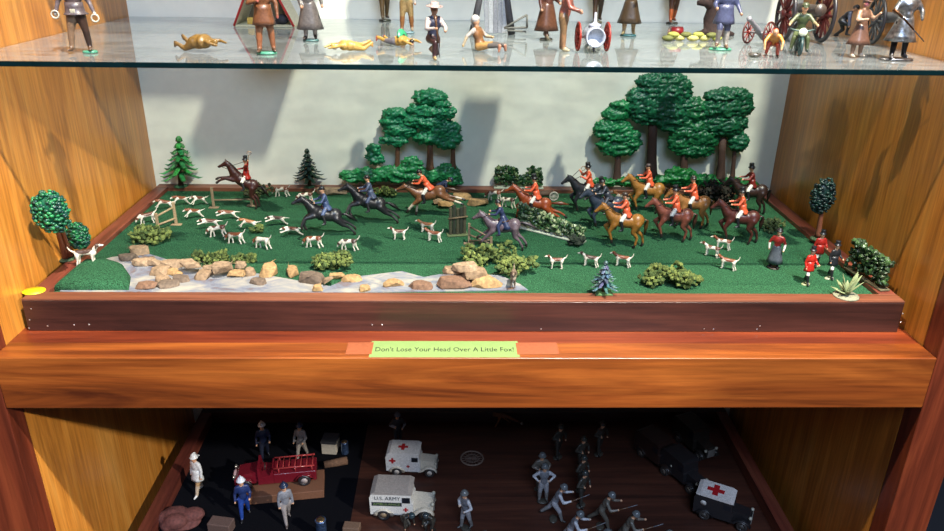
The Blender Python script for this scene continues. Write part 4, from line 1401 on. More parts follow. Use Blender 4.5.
STEP = dict(legs=((16, 4, .08), (-14, 10, .08)), arms=(((-.3, .1, -1), (-.1, -.5, -1)), ((.3, -.2, -1), (-.2, -.9, -.3))))
toy(773, 268, 5.6, -30, 'woman in red jacket and grey skirt on a round base, left of the huntsmen', pose=dict(arms=(((-.5, 0, -.9), (.1, -.3, -1)), ((.5, -.1, -.9), (-.1, -.4, -1)))), pal=dict(torso=(140, 34, 30), sleeve=(140, 34, 30), cuff=WHITE, leg=(50, 50, 54), boot=BLK), hat=('bowler', BLK), coat=('robe', (74, 80, 88), 2.1, .05), base=(.8, .7, (44, 36, 30)), group='hunt followers on foot')
toy(806, 284, 5.0, 20, 'red coated huntsman standing nearest the front rim on a pale base', pose=STEP, pal=dict(torso=(176, 36, 26), leg=WHITE, shin=BLK, boot=BLK), hat=('top', BLK), coat=('skirt', (176, 36, 26), .7, .1), base=(.7, .5, (150, 160, 116), (-.2, -.1)), group='hunt followers on foot')
toy(816, 266, 5.0, 0, 'red coated huntsman standing behind, under the dark oval tree', pose=STEP, pal=dict(torso=(160, 34, 26), leg=WHITE, shin=BLK, boot=BLK), hat=('top', BLK), coat=('skirt', (160, 34, 26), .7, .1), base=(.7, .5, (130, 140, 106)), group='hunt followers on foot')
toy(830, 278, 5.0, 20, 'black coated man in white breeches standing right of the red huntsmen', pose=STEP, pal=dict(torso=(30, 32, 36), leg=WHITE, shin=BLK, boot=BLK), hat=('top', BLK), coat=('skirt', (30, 32, 36), .7, .1), base=(.8, .5, (150, 156, 130), (-.3, -.1)), group='hunt followers on foot')
toy(438, 196, 5.6, 90, 'figure in dark blue slumped low behind the chestnut horse at full stretch', pose=dict(legs=((80, 90, .1), (70, 100, .1)), lean=60), pal=dict(torso=(54, 64, 92), leg=(48, 56, 82), boot=BLK), hat=('cap', (54, 64, 92)), group='hunt followers on foot')

# ================================================================== OLD TOY FIGURES ON THE GLASS SHELF
UG = 'toy figures on the glass shelf'
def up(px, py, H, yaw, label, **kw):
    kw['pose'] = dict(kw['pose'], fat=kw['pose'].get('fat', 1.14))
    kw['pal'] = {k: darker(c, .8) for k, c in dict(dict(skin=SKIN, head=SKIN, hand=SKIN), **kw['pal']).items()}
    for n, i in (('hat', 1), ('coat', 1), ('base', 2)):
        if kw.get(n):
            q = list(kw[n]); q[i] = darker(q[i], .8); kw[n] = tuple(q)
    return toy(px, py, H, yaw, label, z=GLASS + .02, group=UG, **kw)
def wheel_into(parent, c, R_, rim, spokes, axis, rimc, spokec, n=10, hub=.3, thick=.16, mat='paint'):
    """wheel part with its rim, spokes and hub in one casting"""
    m = MB()
    m.torus(c, R_ - thick, thick, rimc, axis, 32, 8, rim)
    for i in range(n):
        a = 2 * pi * i / n
        d = Vector((0, cos(a), sin(a))) if axis == 'x' else (Vector((cos(a), 0, sin(a))) if axis == 'y' else Vector((cos(a), sin(a), 0)))
        m.tube([Vector(c) + d * hub * .6, Vector(c) + d * (R_ - thick)], [spokes * 1.3, spokes], spokec, 6)
    ax = {'x': Vector((1, 0, 0)), 'y': Vector((0, 1, 0)), 'z': Vector((0, 0, 1))}[axis]
    m.tube([Vector(c) - ax * thick * 1.7, Vector(c) + ax * thick * 1.7], [hub, hub], spokec, 12)
    return build('wheel', m, mat, parent)

GB = (84, 168, 136)
SPREAD = dict(legs=((4, 0, .2), (-2, 2, .16)), arms=(((-.55, 0, -.85), (-.3, -.2, -1)), ((.55, 0, -.85), (.4, -.25, -1))))
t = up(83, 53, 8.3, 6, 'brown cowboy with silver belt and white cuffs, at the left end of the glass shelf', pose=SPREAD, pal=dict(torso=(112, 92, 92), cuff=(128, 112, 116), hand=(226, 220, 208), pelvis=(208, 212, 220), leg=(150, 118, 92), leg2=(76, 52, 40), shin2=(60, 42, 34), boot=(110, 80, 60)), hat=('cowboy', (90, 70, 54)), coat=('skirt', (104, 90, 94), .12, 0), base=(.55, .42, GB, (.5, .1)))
_, A_ = fig_prims(dict(SPREAD, fat=1.14))
for i, nm in ((1, 'lasso'), (0, 'cuff_ring')):
    h = (Vector(A_['hands'][i]) - Vector((0, 0, A_['z0'] - .14))) * (8.3 / 6)
    m = MB(); m.torus(h + Vector((0, -.12, -.4 if i else 0)), .36, .09, (190, 184, 168), 'y', 20, 6); build(nm, m, 'paint', t)
h = (Vector(A_['hip']) - Vector((0, 0, A_['z0'] - .14))) * (8.3 / 6)
m = MB(); m.lathe([(.8, -.1), (.84, .1), (.82, .45), (.76, .55)], (150, 160, 176), 18, h); m.V = [(x_, y_ * .86, z_) for x_, y_, z_ in m.V]; m.box(h + Vector((0, -.74, .2)), (.5, .14, .4), (176, 170, 150), None, .04); build('belt', m, 'paint', t)
PRONE = dict(tilt=84, legs=((-6, 20, .22), (10, 50, .2)), arms=(((-.6, -.12, .8), (.15, -.3, .8)), ((.6, -.12, .8), (-.25, -.25, .8))), headoff=(0, -.2, 0))
GOLD = (152, 114, 54)
gp = dict(skin=GOLD, head=GOLD, hair=GOLD, hand=GOLD, torso=GOLD, leg=(132, 98, 46), boot=(96, 72, 38))
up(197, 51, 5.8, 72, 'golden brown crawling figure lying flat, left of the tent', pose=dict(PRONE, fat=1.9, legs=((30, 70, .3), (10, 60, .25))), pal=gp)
# tent
x, y = G(264, 27, GLASS)
t = thing('toy_tent', 'cream A-frame toy tent with red edges behind the tan soldier', 'tent', x, y, GLASS, 0, None)
W2, Ht, Dp = 4.1, 8.6, 6.0
for s in (-1, 1):
    m = MB(); m.prism([(s * W2, 0), (s * (W2 - .16), 0), (0, Ht - .3), (0, Ht)], 0, Dp, (214, 206, 178), lambda u, v, w: Vector((u, w, v))); build('canvas_side', m, 'matte', t)
    m = MB(); m.tube([(s * W2, -.02, .1), (0, -.02, Ht)], [.16, .16], (184, 40, 40), 8); build('red_edge', m, 'paint', t)
m = MB(); m.box((0, Dp / 2, .12), (2 * W2, Dp, .24), (206, 200, 160), None, .05); build('base', m, 'matte', t)
m = MB(); m.prism([(-W2 + .3, .2), (W2 - .3, .2), (0, Ht - .4)], Dp - .15, Dp, (120, 108, 84), lambda u, v, w: Vector((u, w, v))); build('canvas_back', m, 'matte', t)
m = MB(); m.box((-2.0, 1.2, .7), (.9, .8, .9), (196, 160, 70), None, .1); m.ell((-1.2, 1.2, .6), (.5, .4, .5), (90, 88, 84)); o = build('camp_bundle', m, 'matte', t); o['label'] = 'small yellow and grey camp bundle'
m = MB(); m.ell((2.3, 1.3, .9), (.9, .6, .7), (34, 34, 40)); m.box((1.5, 1.4, .5), (.8, .5, .6), (40, 38, 40), None, .1); o = build('camp_bundle', m, 'matte', t); o['label'] = 'dark camp bundle'
FOLD = dict(legs=((5, 0, .12), (-4, 0, .14)), arms=(((-.5, -.3, -.8), (.9, -.6, .25)), ((.5, -.2, -.9), (.05, -.35, -1))))
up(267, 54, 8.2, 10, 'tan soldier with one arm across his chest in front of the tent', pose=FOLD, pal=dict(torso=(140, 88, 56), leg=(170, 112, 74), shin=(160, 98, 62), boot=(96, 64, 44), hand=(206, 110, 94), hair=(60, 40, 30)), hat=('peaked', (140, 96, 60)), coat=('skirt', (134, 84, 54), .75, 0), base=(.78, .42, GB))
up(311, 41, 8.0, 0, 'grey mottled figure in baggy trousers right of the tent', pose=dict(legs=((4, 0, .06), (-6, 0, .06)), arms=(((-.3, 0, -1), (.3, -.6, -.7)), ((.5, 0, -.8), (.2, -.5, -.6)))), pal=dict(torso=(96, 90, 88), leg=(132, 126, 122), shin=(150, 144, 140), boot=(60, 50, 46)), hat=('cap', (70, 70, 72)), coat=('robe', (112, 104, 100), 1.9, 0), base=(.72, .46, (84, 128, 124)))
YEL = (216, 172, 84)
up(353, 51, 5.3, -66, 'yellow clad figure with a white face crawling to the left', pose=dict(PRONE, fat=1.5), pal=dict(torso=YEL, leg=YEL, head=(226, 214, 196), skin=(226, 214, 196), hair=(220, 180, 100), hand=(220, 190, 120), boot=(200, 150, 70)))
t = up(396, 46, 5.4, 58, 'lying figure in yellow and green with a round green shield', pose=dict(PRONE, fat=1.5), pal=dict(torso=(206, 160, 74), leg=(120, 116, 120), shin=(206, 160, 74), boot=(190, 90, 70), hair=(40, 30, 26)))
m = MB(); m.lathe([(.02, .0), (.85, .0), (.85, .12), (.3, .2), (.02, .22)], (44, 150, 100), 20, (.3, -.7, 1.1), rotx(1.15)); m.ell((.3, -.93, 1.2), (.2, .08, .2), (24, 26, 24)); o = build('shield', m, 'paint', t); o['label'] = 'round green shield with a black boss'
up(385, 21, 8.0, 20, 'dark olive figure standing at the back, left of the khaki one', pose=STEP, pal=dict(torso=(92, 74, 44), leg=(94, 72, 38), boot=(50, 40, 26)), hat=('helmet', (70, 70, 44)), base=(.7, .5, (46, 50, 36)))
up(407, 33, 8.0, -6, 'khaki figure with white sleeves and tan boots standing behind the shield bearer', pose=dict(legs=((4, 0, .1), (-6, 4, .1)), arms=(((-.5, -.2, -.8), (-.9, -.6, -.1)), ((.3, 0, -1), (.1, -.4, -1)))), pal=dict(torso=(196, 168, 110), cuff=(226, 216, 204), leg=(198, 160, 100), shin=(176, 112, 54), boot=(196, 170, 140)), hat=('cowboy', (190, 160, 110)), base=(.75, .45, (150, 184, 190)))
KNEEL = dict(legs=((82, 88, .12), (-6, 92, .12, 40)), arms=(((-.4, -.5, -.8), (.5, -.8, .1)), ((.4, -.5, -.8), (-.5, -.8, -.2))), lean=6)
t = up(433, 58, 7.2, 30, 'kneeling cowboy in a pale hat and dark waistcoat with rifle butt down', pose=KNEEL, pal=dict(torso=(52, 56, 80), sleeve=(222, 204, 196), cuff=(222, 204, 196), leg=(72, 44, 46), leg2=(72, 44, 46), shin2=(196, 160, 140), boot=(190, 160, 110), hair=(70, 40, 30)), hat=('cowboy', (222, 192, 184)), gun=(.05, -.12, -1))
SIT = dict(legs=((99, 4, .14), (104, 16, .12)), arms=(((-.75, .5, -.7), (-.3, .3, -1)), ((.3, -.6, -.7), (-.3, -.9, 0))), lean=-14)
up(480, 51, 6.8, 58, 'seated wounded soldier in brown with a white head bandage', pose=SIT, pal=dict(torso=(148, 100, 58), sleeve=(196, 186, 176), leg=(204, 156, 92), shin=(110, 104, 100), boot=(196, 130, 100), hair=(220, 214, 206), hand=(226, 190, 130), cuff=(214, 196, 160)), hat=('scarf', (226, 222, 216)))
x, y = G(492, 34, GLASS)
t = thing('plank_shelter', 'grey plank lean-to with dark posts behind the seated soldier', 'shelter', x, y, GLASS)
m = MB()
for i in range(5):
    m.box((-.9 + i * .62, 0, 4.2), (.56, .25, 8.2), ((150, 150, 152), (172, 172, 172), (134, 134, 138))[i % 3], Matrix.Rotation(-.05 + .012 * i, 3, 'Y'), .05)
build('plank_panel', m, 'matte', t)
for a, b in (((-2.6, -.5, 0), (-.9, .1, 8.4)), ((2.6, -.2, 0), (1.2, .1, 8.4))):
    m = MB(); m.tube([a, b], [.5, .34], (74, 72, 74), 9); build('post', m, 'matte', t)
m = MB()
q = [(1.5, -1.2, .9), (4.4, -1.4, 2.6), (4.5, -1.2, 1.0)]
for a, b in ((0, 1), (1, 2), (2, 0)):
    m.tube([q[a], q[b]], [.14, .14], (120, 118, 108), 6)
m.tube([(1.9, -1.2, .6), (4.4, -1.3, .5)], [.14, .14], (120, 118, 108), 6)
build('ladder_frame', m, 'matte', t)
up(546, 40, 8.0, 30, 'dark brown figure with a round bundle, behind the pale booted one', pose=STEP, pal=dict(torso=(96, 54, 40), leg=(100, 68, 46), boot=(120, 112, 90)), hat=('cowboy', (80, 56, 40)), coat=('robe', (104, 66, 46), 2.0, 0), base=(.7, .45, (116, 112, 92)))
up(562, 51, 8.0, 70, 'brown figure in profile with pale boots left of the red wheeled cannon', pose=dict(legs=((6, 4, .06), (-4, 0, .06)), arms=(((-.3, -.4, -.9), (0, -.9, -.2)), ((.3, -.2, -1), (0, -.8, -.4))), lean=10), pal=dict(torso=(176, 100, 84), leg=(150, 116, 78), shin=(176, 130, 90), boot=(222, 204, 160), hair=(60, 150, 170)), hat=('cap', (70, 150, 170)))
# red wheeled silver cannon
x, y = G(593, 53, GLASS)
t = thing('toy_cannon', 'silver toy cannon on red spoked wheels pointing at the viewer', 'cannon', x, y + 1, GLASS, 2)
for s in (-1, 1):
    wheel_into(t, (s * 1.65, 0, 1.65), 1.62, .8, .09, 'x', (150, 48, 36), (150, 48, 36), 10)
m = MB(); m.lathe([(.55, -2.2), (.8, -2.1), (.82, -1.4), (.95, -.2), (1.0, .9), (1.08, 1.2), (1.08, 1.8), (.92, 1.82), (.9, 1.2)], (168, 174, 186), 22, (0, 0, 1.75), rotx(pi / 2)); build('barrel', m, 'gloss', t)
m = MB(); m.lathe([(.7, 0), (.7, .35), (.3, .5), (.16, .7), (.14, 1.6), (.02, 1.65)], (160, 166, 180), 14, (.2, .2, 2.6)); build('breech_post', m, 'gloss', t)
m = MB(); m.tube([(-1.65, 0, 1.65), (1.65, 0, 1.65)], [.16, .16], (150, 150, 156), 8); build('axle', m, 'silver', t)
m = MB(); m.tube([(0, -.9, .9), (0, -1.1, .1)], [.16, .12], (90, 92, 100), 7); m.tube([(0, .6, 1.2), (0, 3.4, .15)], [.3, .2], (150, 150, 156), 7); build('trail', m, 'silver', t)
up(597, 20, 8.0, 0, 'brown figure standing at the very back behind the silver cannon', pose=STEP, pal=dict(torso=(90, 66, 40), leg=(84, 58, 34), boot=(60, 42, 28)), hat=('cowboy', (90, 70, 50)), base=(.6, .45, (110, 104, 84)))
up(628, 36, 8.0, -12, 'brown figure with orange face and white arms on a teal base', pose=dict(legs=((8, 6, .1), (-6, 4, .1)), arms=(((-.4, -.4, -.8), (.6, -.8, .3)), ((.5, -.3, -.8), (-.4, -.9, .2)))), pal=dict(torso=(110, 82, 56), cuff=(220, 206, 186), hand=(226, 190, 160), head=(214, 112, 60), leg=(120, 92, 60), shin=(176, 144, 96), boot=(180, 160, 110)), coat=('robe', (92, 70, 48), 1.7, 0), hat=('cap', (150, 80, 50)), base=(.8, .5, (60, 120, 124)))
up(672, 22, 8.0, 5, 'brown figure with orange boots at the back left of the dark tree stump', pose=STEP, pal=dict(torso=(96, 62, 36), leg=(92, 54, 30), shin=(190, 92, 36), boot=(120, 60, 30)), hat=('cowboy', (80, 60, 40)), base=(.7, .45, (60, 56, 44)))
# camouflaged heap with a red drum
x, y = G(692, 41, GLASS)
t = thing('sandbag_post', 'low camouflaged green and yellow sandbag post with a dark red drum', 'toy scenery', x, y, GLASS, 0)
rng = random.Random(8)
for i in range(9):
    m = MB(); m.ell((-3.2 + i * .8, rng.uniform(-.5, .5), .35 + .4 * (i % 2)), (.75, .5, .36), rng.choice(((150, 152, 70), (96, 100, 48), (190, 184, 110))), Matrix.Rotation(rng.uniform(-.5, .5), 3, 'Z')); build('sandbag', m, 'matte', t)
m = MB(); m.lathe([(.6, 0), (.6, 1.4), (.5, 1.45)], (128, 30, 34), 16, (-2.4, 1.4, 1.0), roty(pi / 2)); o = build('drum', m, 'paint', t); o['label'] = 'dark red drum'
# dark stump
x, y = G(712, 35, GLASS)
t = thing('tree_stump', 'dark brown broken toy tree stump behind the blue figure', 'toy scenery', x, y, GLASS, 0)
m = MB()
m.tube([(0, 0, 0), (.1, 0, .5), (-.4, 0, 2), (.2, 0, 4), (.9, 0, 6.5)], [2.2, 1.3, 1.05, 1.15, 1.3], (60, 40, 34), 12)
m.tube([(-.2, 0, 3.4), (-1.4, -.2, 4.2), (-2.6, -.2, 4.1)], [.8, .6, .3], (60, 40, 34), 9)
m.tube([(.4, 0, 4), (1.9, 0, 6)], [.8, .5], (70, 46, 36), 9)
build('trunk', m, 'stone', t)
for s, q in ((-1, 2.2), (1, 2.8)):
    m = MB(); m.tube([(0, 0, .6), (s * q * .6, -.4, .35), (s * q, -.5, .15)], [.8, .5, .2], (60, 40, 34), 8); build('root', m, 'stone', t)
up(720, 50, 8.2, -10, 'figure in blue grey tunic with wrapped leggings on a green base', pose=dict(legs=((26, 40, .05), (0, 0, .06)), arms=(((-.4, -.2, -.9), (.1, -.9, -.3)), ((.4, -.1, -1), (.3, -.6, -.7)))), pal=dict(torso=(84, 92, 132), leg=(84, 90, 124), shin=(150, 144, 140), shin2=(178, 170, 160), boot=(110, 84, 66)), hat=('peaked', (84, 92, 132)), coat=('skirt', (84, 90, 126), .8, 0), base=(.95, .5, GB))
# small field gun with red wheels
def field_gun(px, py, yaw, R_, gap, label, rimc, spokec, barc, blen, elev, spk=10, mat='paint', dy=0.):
    x, y = G(px, py, GLASS)
    t = thing('field_gun', label, 'cannon', x, y + dy, GLASS, yaw, 'wheeled toy guns on the glass shelf')
    for s in (-1, 1):
        wheel_into(t, (s * gap, 0, R_), R_, .8, R_ * .05, 'x', rimc, spokec, spk, R_ * .16, R_ * .09)
    m = MB(); m.tube([(-gap, 0, R_), (gap, 0, R_)], [R_ * .09] * 2, barc, 8); build('axle', m, mat, t)
    e = R(elev)
    d = Vector((0, -cos(e), sin(e)))
    c = Vector((0, 0, R_ * 1.12))
    m = MB(); m.tube([c - d * blen * .35, c - d * blen * .3, c, c + d * blen * .55, c + d * blen * .62, c + d * blen * .65], [R_ * .12, R_ * .3, R_ * .26, R_ * .17, R_ * .22, R_ * .2], barc, 12); build('barrel', m, mat, t)
    for s in (-1, 1):
        m = MB(); m.tube([(s * R_ * .2, 0, R_), (s * R_ * .16, R_ * 2.0, R_ * .1)], [R_ * .12, R_ * .1], barc, 8); build('trail', m, mat, t)
    return t
field_gun(757, 45, -50, 1.45, 1.35, 'small grey field gun with dark red spoked wheels aimed up to the left', (84, 40, 36), (120, 44, 38), (132, 132, 138), 5.2, 30)
# crouching orange figure, dish
up(771, 56, 5.6, -20, 'small crouching orange and yellow figure in front of the grey field gun', pose=dict(legs=((95, 110, .2), (90, 105, .2)), lean=52, arms=(((-.5, -.7, -.7), (.1, -.5, -1)), ((.5, -.7, -.7), (-.1, -.5, -1)))), pal=dict(torso=(224, 150, 56), leg=(176, 66, 40), boot=(60, 40, 30), cuff=(226, 170, 110), hair=(190, 60, 40)))
x, y = G(754, 57, GLASS)
m = MB(); m.lathe([(.35, 0), (.6, .1), (.7, .38), (.62, .38), (.5, .14), (.02, .1)], (150, 146, 140), 20)
o = build('metal_dish', m, 'silver'); put(o, x, y, GLASS + .02); tag(o, 'tiny metal dish at the glass edge beside the orange crouching figure', 'dish')
field_gun(805, 44, -4, 3.4, 2.4, 'big field gun with a dark red wheel and a black wheel behind the motorcyclist', (44, 40, 44), (96, 34, 34), (70, 60, 54), 7.5, 6, 12, dy=1.5)
# motorcyclist
x, y = G(801, 55, GLASS)
t = thing('motorcycle_rider', 'green uniformed motorcyclist riding toward the viewer', 'toy figure', x, y + 1, GLASS, -16, UG)
for yy in (-1.55, 1.7):
    m = MB(); m.torus((0, yy, 1.0), .84, .17, (40, 66, 68), 'x', 28, 8)
    for i in range(8):
        a = 2 * pi * i / 8; m.tube([(0, yy, 1.0), (0, yy + .8 * cos(a), 1 + .8 * sin(a))], .04, (110, 130, 130), 5)
    build('wheel', m, 'paint', t)
m = MB()
m.tube([(0, 1.7, 1.0), (0, .4, 1.5), (0, -.9, 2.4)], [.14, .3, .2], (48, 78, 78), 8)
m.ell((0, -.2, 2.15), (.36, .8, .36), (56, 92, 88)); m.ell((0, .2, 1.0), (.42, .6, .5), (66, 84, 84))
for s in (-1, 1):
    m.tube([(s * .2, -.95, 2.5), (s * .2, -1.55, 1.0)], .1, (48, 78, 78), 7)
build('frame', m, 'paint', t)
m = MB(); m.tube([(-1.3, -.5, 2.75), (-.6, -.9, 2.6), (.6, -.9, 2.6), (1.3, -.5, 2.75)], .1, (80, 100, 96), 7); build('handlebar', m, 'paint', t)
m = MB(); m.lathe([(.1, .4), (.4, .2), (.46, -.1), (.4, -.2), (.02, -.24)], (206, 214, 190), 16, (0, -1.35, 2.5), rotx(pi / 2) @ Matrix.Rotation(pi, 3, 'X')); build('headlamp', m, 'gloss', t)
KH = (76, 86, 54)
add_figure(t, 'rider', dict(legs=((66, 70, .3), (66, 70, .3)), lean=10, arms=(((-.6, -.4, -.7), (-.25, -1, -.2)), ((.6, -.4, -.7), (.25, -1, -.2)))), dict(torso=(56, 68, 40), sleeve=(90, 96, 68), cuff=(140, 126, 96), leg=KH, boot=(40, 52, 50), hair=(50, 56, 44)), 1.1, ('cap', (70, 78, 56)), None, None, Matrix.Translation((0, .7, 2.1)) @ Matrix.Scale(1.08, 4) @ Matrix.Translation((0, 0, -2.7)))
up(838, 37, 5.5, 60, 'dark crouching figure left of the brown muffled figure', pose=dict(legs=((70, 80, .1), (20, 70, .1)), lean=40), pal=dict(torso=(34, 36, 44), leg=(30, 30, 34), sleeve=(120, 132, 158)), hat=('cap', (30, 30, 34)))
up(855, 57, 6.6, 20, 'brown muffled figure in white shoes with folded arms', pose=dict(legs=((2, 0, .2), (-2, 0, .2)), arms=(((-.5, -.3, -.8), (.8, -.8, .15)), ((.5, -.3, -.8), (.1, -.9, .9))), fat=1.2), pal=dict(torso=(122, 88, 72), sleeve=(190, 146, 116), cuff=(200, 160, 132), head=(206, 120, 130), leg=(104, 76, 62), shin=(150, 118, 96), boot=(220, 204, 186)), hat=('cap', (120, 90, 80)), coat=('robe', (120, 86, 70), 1.5, 0))
field_gun(889, 46, -8, 2.9, 1.6, 'black wheeled gun half hidden behind the silver figure', (40, 40, 46), (84, 86, 92), (120, 122, 128), 6, 6, 12, dy=1.2)
SIL = (186, 188, 192)
sp_ = dict(skin=SIL, head=SIL, hair=SIL, hand=SIL, torso=SIL, leg=(60, 60, 64), boot=(150, 150, 156))
up(896, 60, 8.2, -6, 'silver metal figure in a long pleated coat on a silver base', pose=dict(legs=((6, 0, .16), (-6, 0, .16)), arms=(((-.5, -.2, -.8), (.5, -.8, -.5)), ((.5, -.2, -.8), (-.3, -.9, -.6))), fat=1.15), pal=sp_, coat=('robe', SIL, 1.45, 0), hat=('cowboy', SIL), base=(1.3, .6, (150, 150, 156)), mat='silver', gun=(.75, -.3, -.75))
t = up(926, 53, 5.0, 10, 'small silver huddled figure right of the long coated one', pose=dict(legs=((80, 100, .2), (80, 100, .2)), lean=30), pal=sp_, mat='silver')
up(941, 44, 8.0, 0, 'orange brown figure cut by the right edge of the photo', pose=STEP, pal=dict(torso=(190, 110, 44), leg=(180, 130, 80), shin=(90, 60, 40), boot=(60, 40, 30), sleeve=(200, 124, 60)), hat=('cowboy', (150, 90, 40)), coat=('skirt', (196, 116, 50), .8, 0))

# ================================================================== LOWER TRAY
TL, TR, TF, TB = -47.1, 51.7, 76.0, 119.8
low = thing('diorama_tray', 'lower dark wooden tray, half black felt and half brown board, holding soldiers', 'tray', 0, 0, 0)
LB = -85.95
m = MB(); m.box(((TL + TR) / 2, TF + 1, (-81.7 + LB) / 2), (TR - TL, 2, -81.7 - LB), (0, 0, 0), None, .06); build('front_board', m, 'rosewood', low)
m = MB(); m.box(((TL + TR) / 2, TB - 1, (-81.7 + LB) / 2), (TR - TL, 2, -81.7 - LB), (0, 0, 0), None, .06); build('back_board', m, 'rosewood', low)
for x in (TL + 1, TR - 1):
    m = MB(); m.box((x, (TF + TB) / 2, (-81.7 + LB) / 2), (2, TB - TF - 4, -81.7 - LB), (0, 0, 0), None, .06); build('side_board', m, 'rosewood_y', low)
xb, xf = atz(377, 412, LOWER)[0], atz(345, 531, LOWER)[0]
xs = xf + (xb - xf) * .3
m = MB(); m.box(((TL + 2 + xs) / 2, (TF + TB) / 2, (LOWER + LB) / 2), (xs - TL - 2, TB - TF - 4, LOWER - LB), (0, 0, 0)); build('felt_ground', m, 'felt', low)
m = MB(); m.box(((TR - 2 + xs) / 2, (TF + TB) / 2, (LOWER + LB) / 2 - .02), (TR - 2 - xs, TB - TF - 4, LOWER - LB), (0, 0, 0)); build('board_ground', m, 'tray_floor', low)

FG = 'firefighters on the black felt'
def lowfig(px, py, H, yaw, label, head=False, **kw):
    z = LOWER + .02
    if head:
        p = atz(px, py, LOWER + H * .97)
        return toy(0, 0, H, yaw, label, z=z, xyz=(p[0], p[1]), **kw)
    return toy(px, py, H, yaw, label, z=z, **kw)
lowfig(200, 492, 8.2, -30, 'white clad firefighter striding left of the red fire engine', pose=dict(legs=((-14, 6, .08), (22, 6, .08))), pal=dict(torso=(226, 224, 220), leg=(176, 140, 100), shin=(200, 176, 150), boot=(220, 214, 206)), hat=('fire', (226, 224, 220)), coat=('skirt', (226, 224, 220), .7, 0), group=FG)
lowfig(261, 421, 8.2, 20, 'white helmeted firefighter standing behind the red fire engine', True, pose=STEP, pal=dict(torso=(36, 44, 70), leg=(30, 34, 50), boot=BLK), hat=('fire', (226, 226, 226)), group=FG)
lowfig(299, 422, 7.8, -10, 'firefighter in dark helmet and pale coat behind the rear of the fire engine', True, pose=STEP, pal=dict(torso=(150, 144, 140), leg=(150, 140, 130), boot=BLK), hat=('fire', (40, 56, 84)), group=FG)
lowfig(240, 476, 8.2, 20, 'white helmeted firefighter in blue in front of the fire engine bonnet', True, pose=STEP, pal=dict(torso=(34, 50, 96), leg=(36, 66, 140), boot=BLK), hat=('fire', (224, 226, 230)), group=FG)
lowfig(283, 481, 8.0, 30, 'grey firefighter in dark helmet in front of the rear wheel of the fire engine', True, pose=dict(legs=((24, 6, .06), (-16, 10, .06))), pal=dict(torso=(130, 130, 136), leg=(150, 140, 136), boot=(90, 80, 76)), hat=('fire', (36, 50, 76)), group=FG)

# wooden block and fire engine
x, y = G(281, 489, LOWER)
m = MB(); m.box((.4, -.5, .75), (13.4, 5.4, 1.5), (120, 78, 54), None, .12)
o = build('wooden_block', m, 'matte'); put(o, x, y, LOWER + .02, 8); tag(o, 'brown wooden block under the red fire engine', 'block')
t = thing('fire_engine', 'dark red vintage toy fire engine standing on a brown block', 'toy vehicle', x - .4, y + .3, LOWER + 1.54, 8)
t.scale = (1.1, 1.1, 1.1)
RD = (112, 24, 36)
prof = [(-6, .8), (-6, 1.9), (-5.4, 2.5), (-2.6, 2.9), (-2.4, 1.0)]
fz = lambda u, v, w: Vector((u, w, v))
m = MB(); m.prism(prof, -1.25, 1.25, RD, fz); m.ell((-6, 0, 1.7), (.3, 1.1, .8), (180, 150, 150)); build('bonnet', m, 'gloss', t)
m = MB(); m.prism([(-2.6, .8), (-2.6, 3.7), (-2.3, 3.7), (-2.1, 2.3), (-1.0, 2.2), (-.6, 3.0), (-.4, 3.0), (-.3, .8)], -1.6, 1.6, RD, fz); build('cab', m, 'gloss', t)
m = MB(); m.box((2.7, 0, 1.6), (6.2, 3.3, 1.7), RD, None, .15); build('rear_body', m, 'gloss', t)
m = MB()
for s in (-1, 1):
    m.tube([(-.3, s * 1.3, 3.2), (5.6, s * 1.3, 3.2)], .13, (166, 60, 60), 6)
for i in range(7):
    m.tube([(.2 + i * .85, -1.3, 3.2), (.2 + i * .85, 1.3, 3.2)], .1, (166, 60, 60), 6)
for i in range(3):
    for s in (-1, 1):
        m.tube([(.4 + i * 2.4, s * 1.3, 2.3), (.4 + i * 2.4, s * 1.3, 3.2)], .1, (166, 60, 60), 6)
build('ladder', m, 'gloss', t)
m = MB(); m.torus((-1.6, -.5, 3.2), .55, .08, (60, 30, 30), 'x', 18, 6); build('steering_wheel', m, 'paint', t)
for wx in (-4.4, 4.0):
    for s in (-1, 1):
        m = MB(); m.torus((wx, s * 1.75, .95), .7, .26, (44, 40, 42), 'y', 22, 8); m.lathe([(.55, -.12), (.55, .12)], (186, 170, 164), 14, (wx, s * 1.75, .95), rotx(pi / 2)); build('wheel', m, 'paint', t)
    m = MB()
    for s in (-1, 1):
        m.tube([(wx + 1.25 * cos(a), s * 1.75, .95 + 1.15 * sin(a)) for a in np.linspace(.2, pi - .1, 8)], .34, RD, 8, (1, .35))
    build('mudguard', m, 'gloss', t)
for s in (-1, 1):
    m = MB(); m.lathe([(.1, .2), (.34, .0), (.36, -.2), (.02, -.22)], (200, 196, 186), 12, (-5.9, s * 1.25, 2.3), roty(pi / 2)); build('headlamp', m, 'silver', t)
# crate, can, log, heaps
x, y = G(331, 450, LOWER)
t = thing('toy_crate', 'pale fronted crate with a dark lid beyond the fire engine', 'crate', x, y, LOWER + .02, -6)
m = MB(); m.box((0, 0, 1.1), (2.6, 2.6, 2.2), (196, 184, 164), None, .08); build('box', m, 'matte', t)
m = MB(); m.box((0, 0, 2.45), (2.8, 2.8, .5), (56, 54, 56), None, .08); build('lid', m, 'matte', t)
def can(px, py, r, h, label, c=(120, 150, 200)):
    x, y = G(px, py, LOWER)
    t = thing('metal_can', label, 'can', x, y, LOWER + .02, 0, 'little blue cans')
    m = MB(); m.lathe([(r, 0), (r * 1.05, .1), (r, .2), (r, h - .2), (r * 1.06, h - .1), (r, h)], c, 18); build('body', m, 'silver', t)
    m = MB(); m.lathe([(r * .8, h - .04), (r * .8, h + .06), (r * .3, h + .1)], (180, 150, 110), 16); build('lid', m, 'silver', t)
can(345, 453, .65, 2.4, 'small blue grey can right of the pale crate')
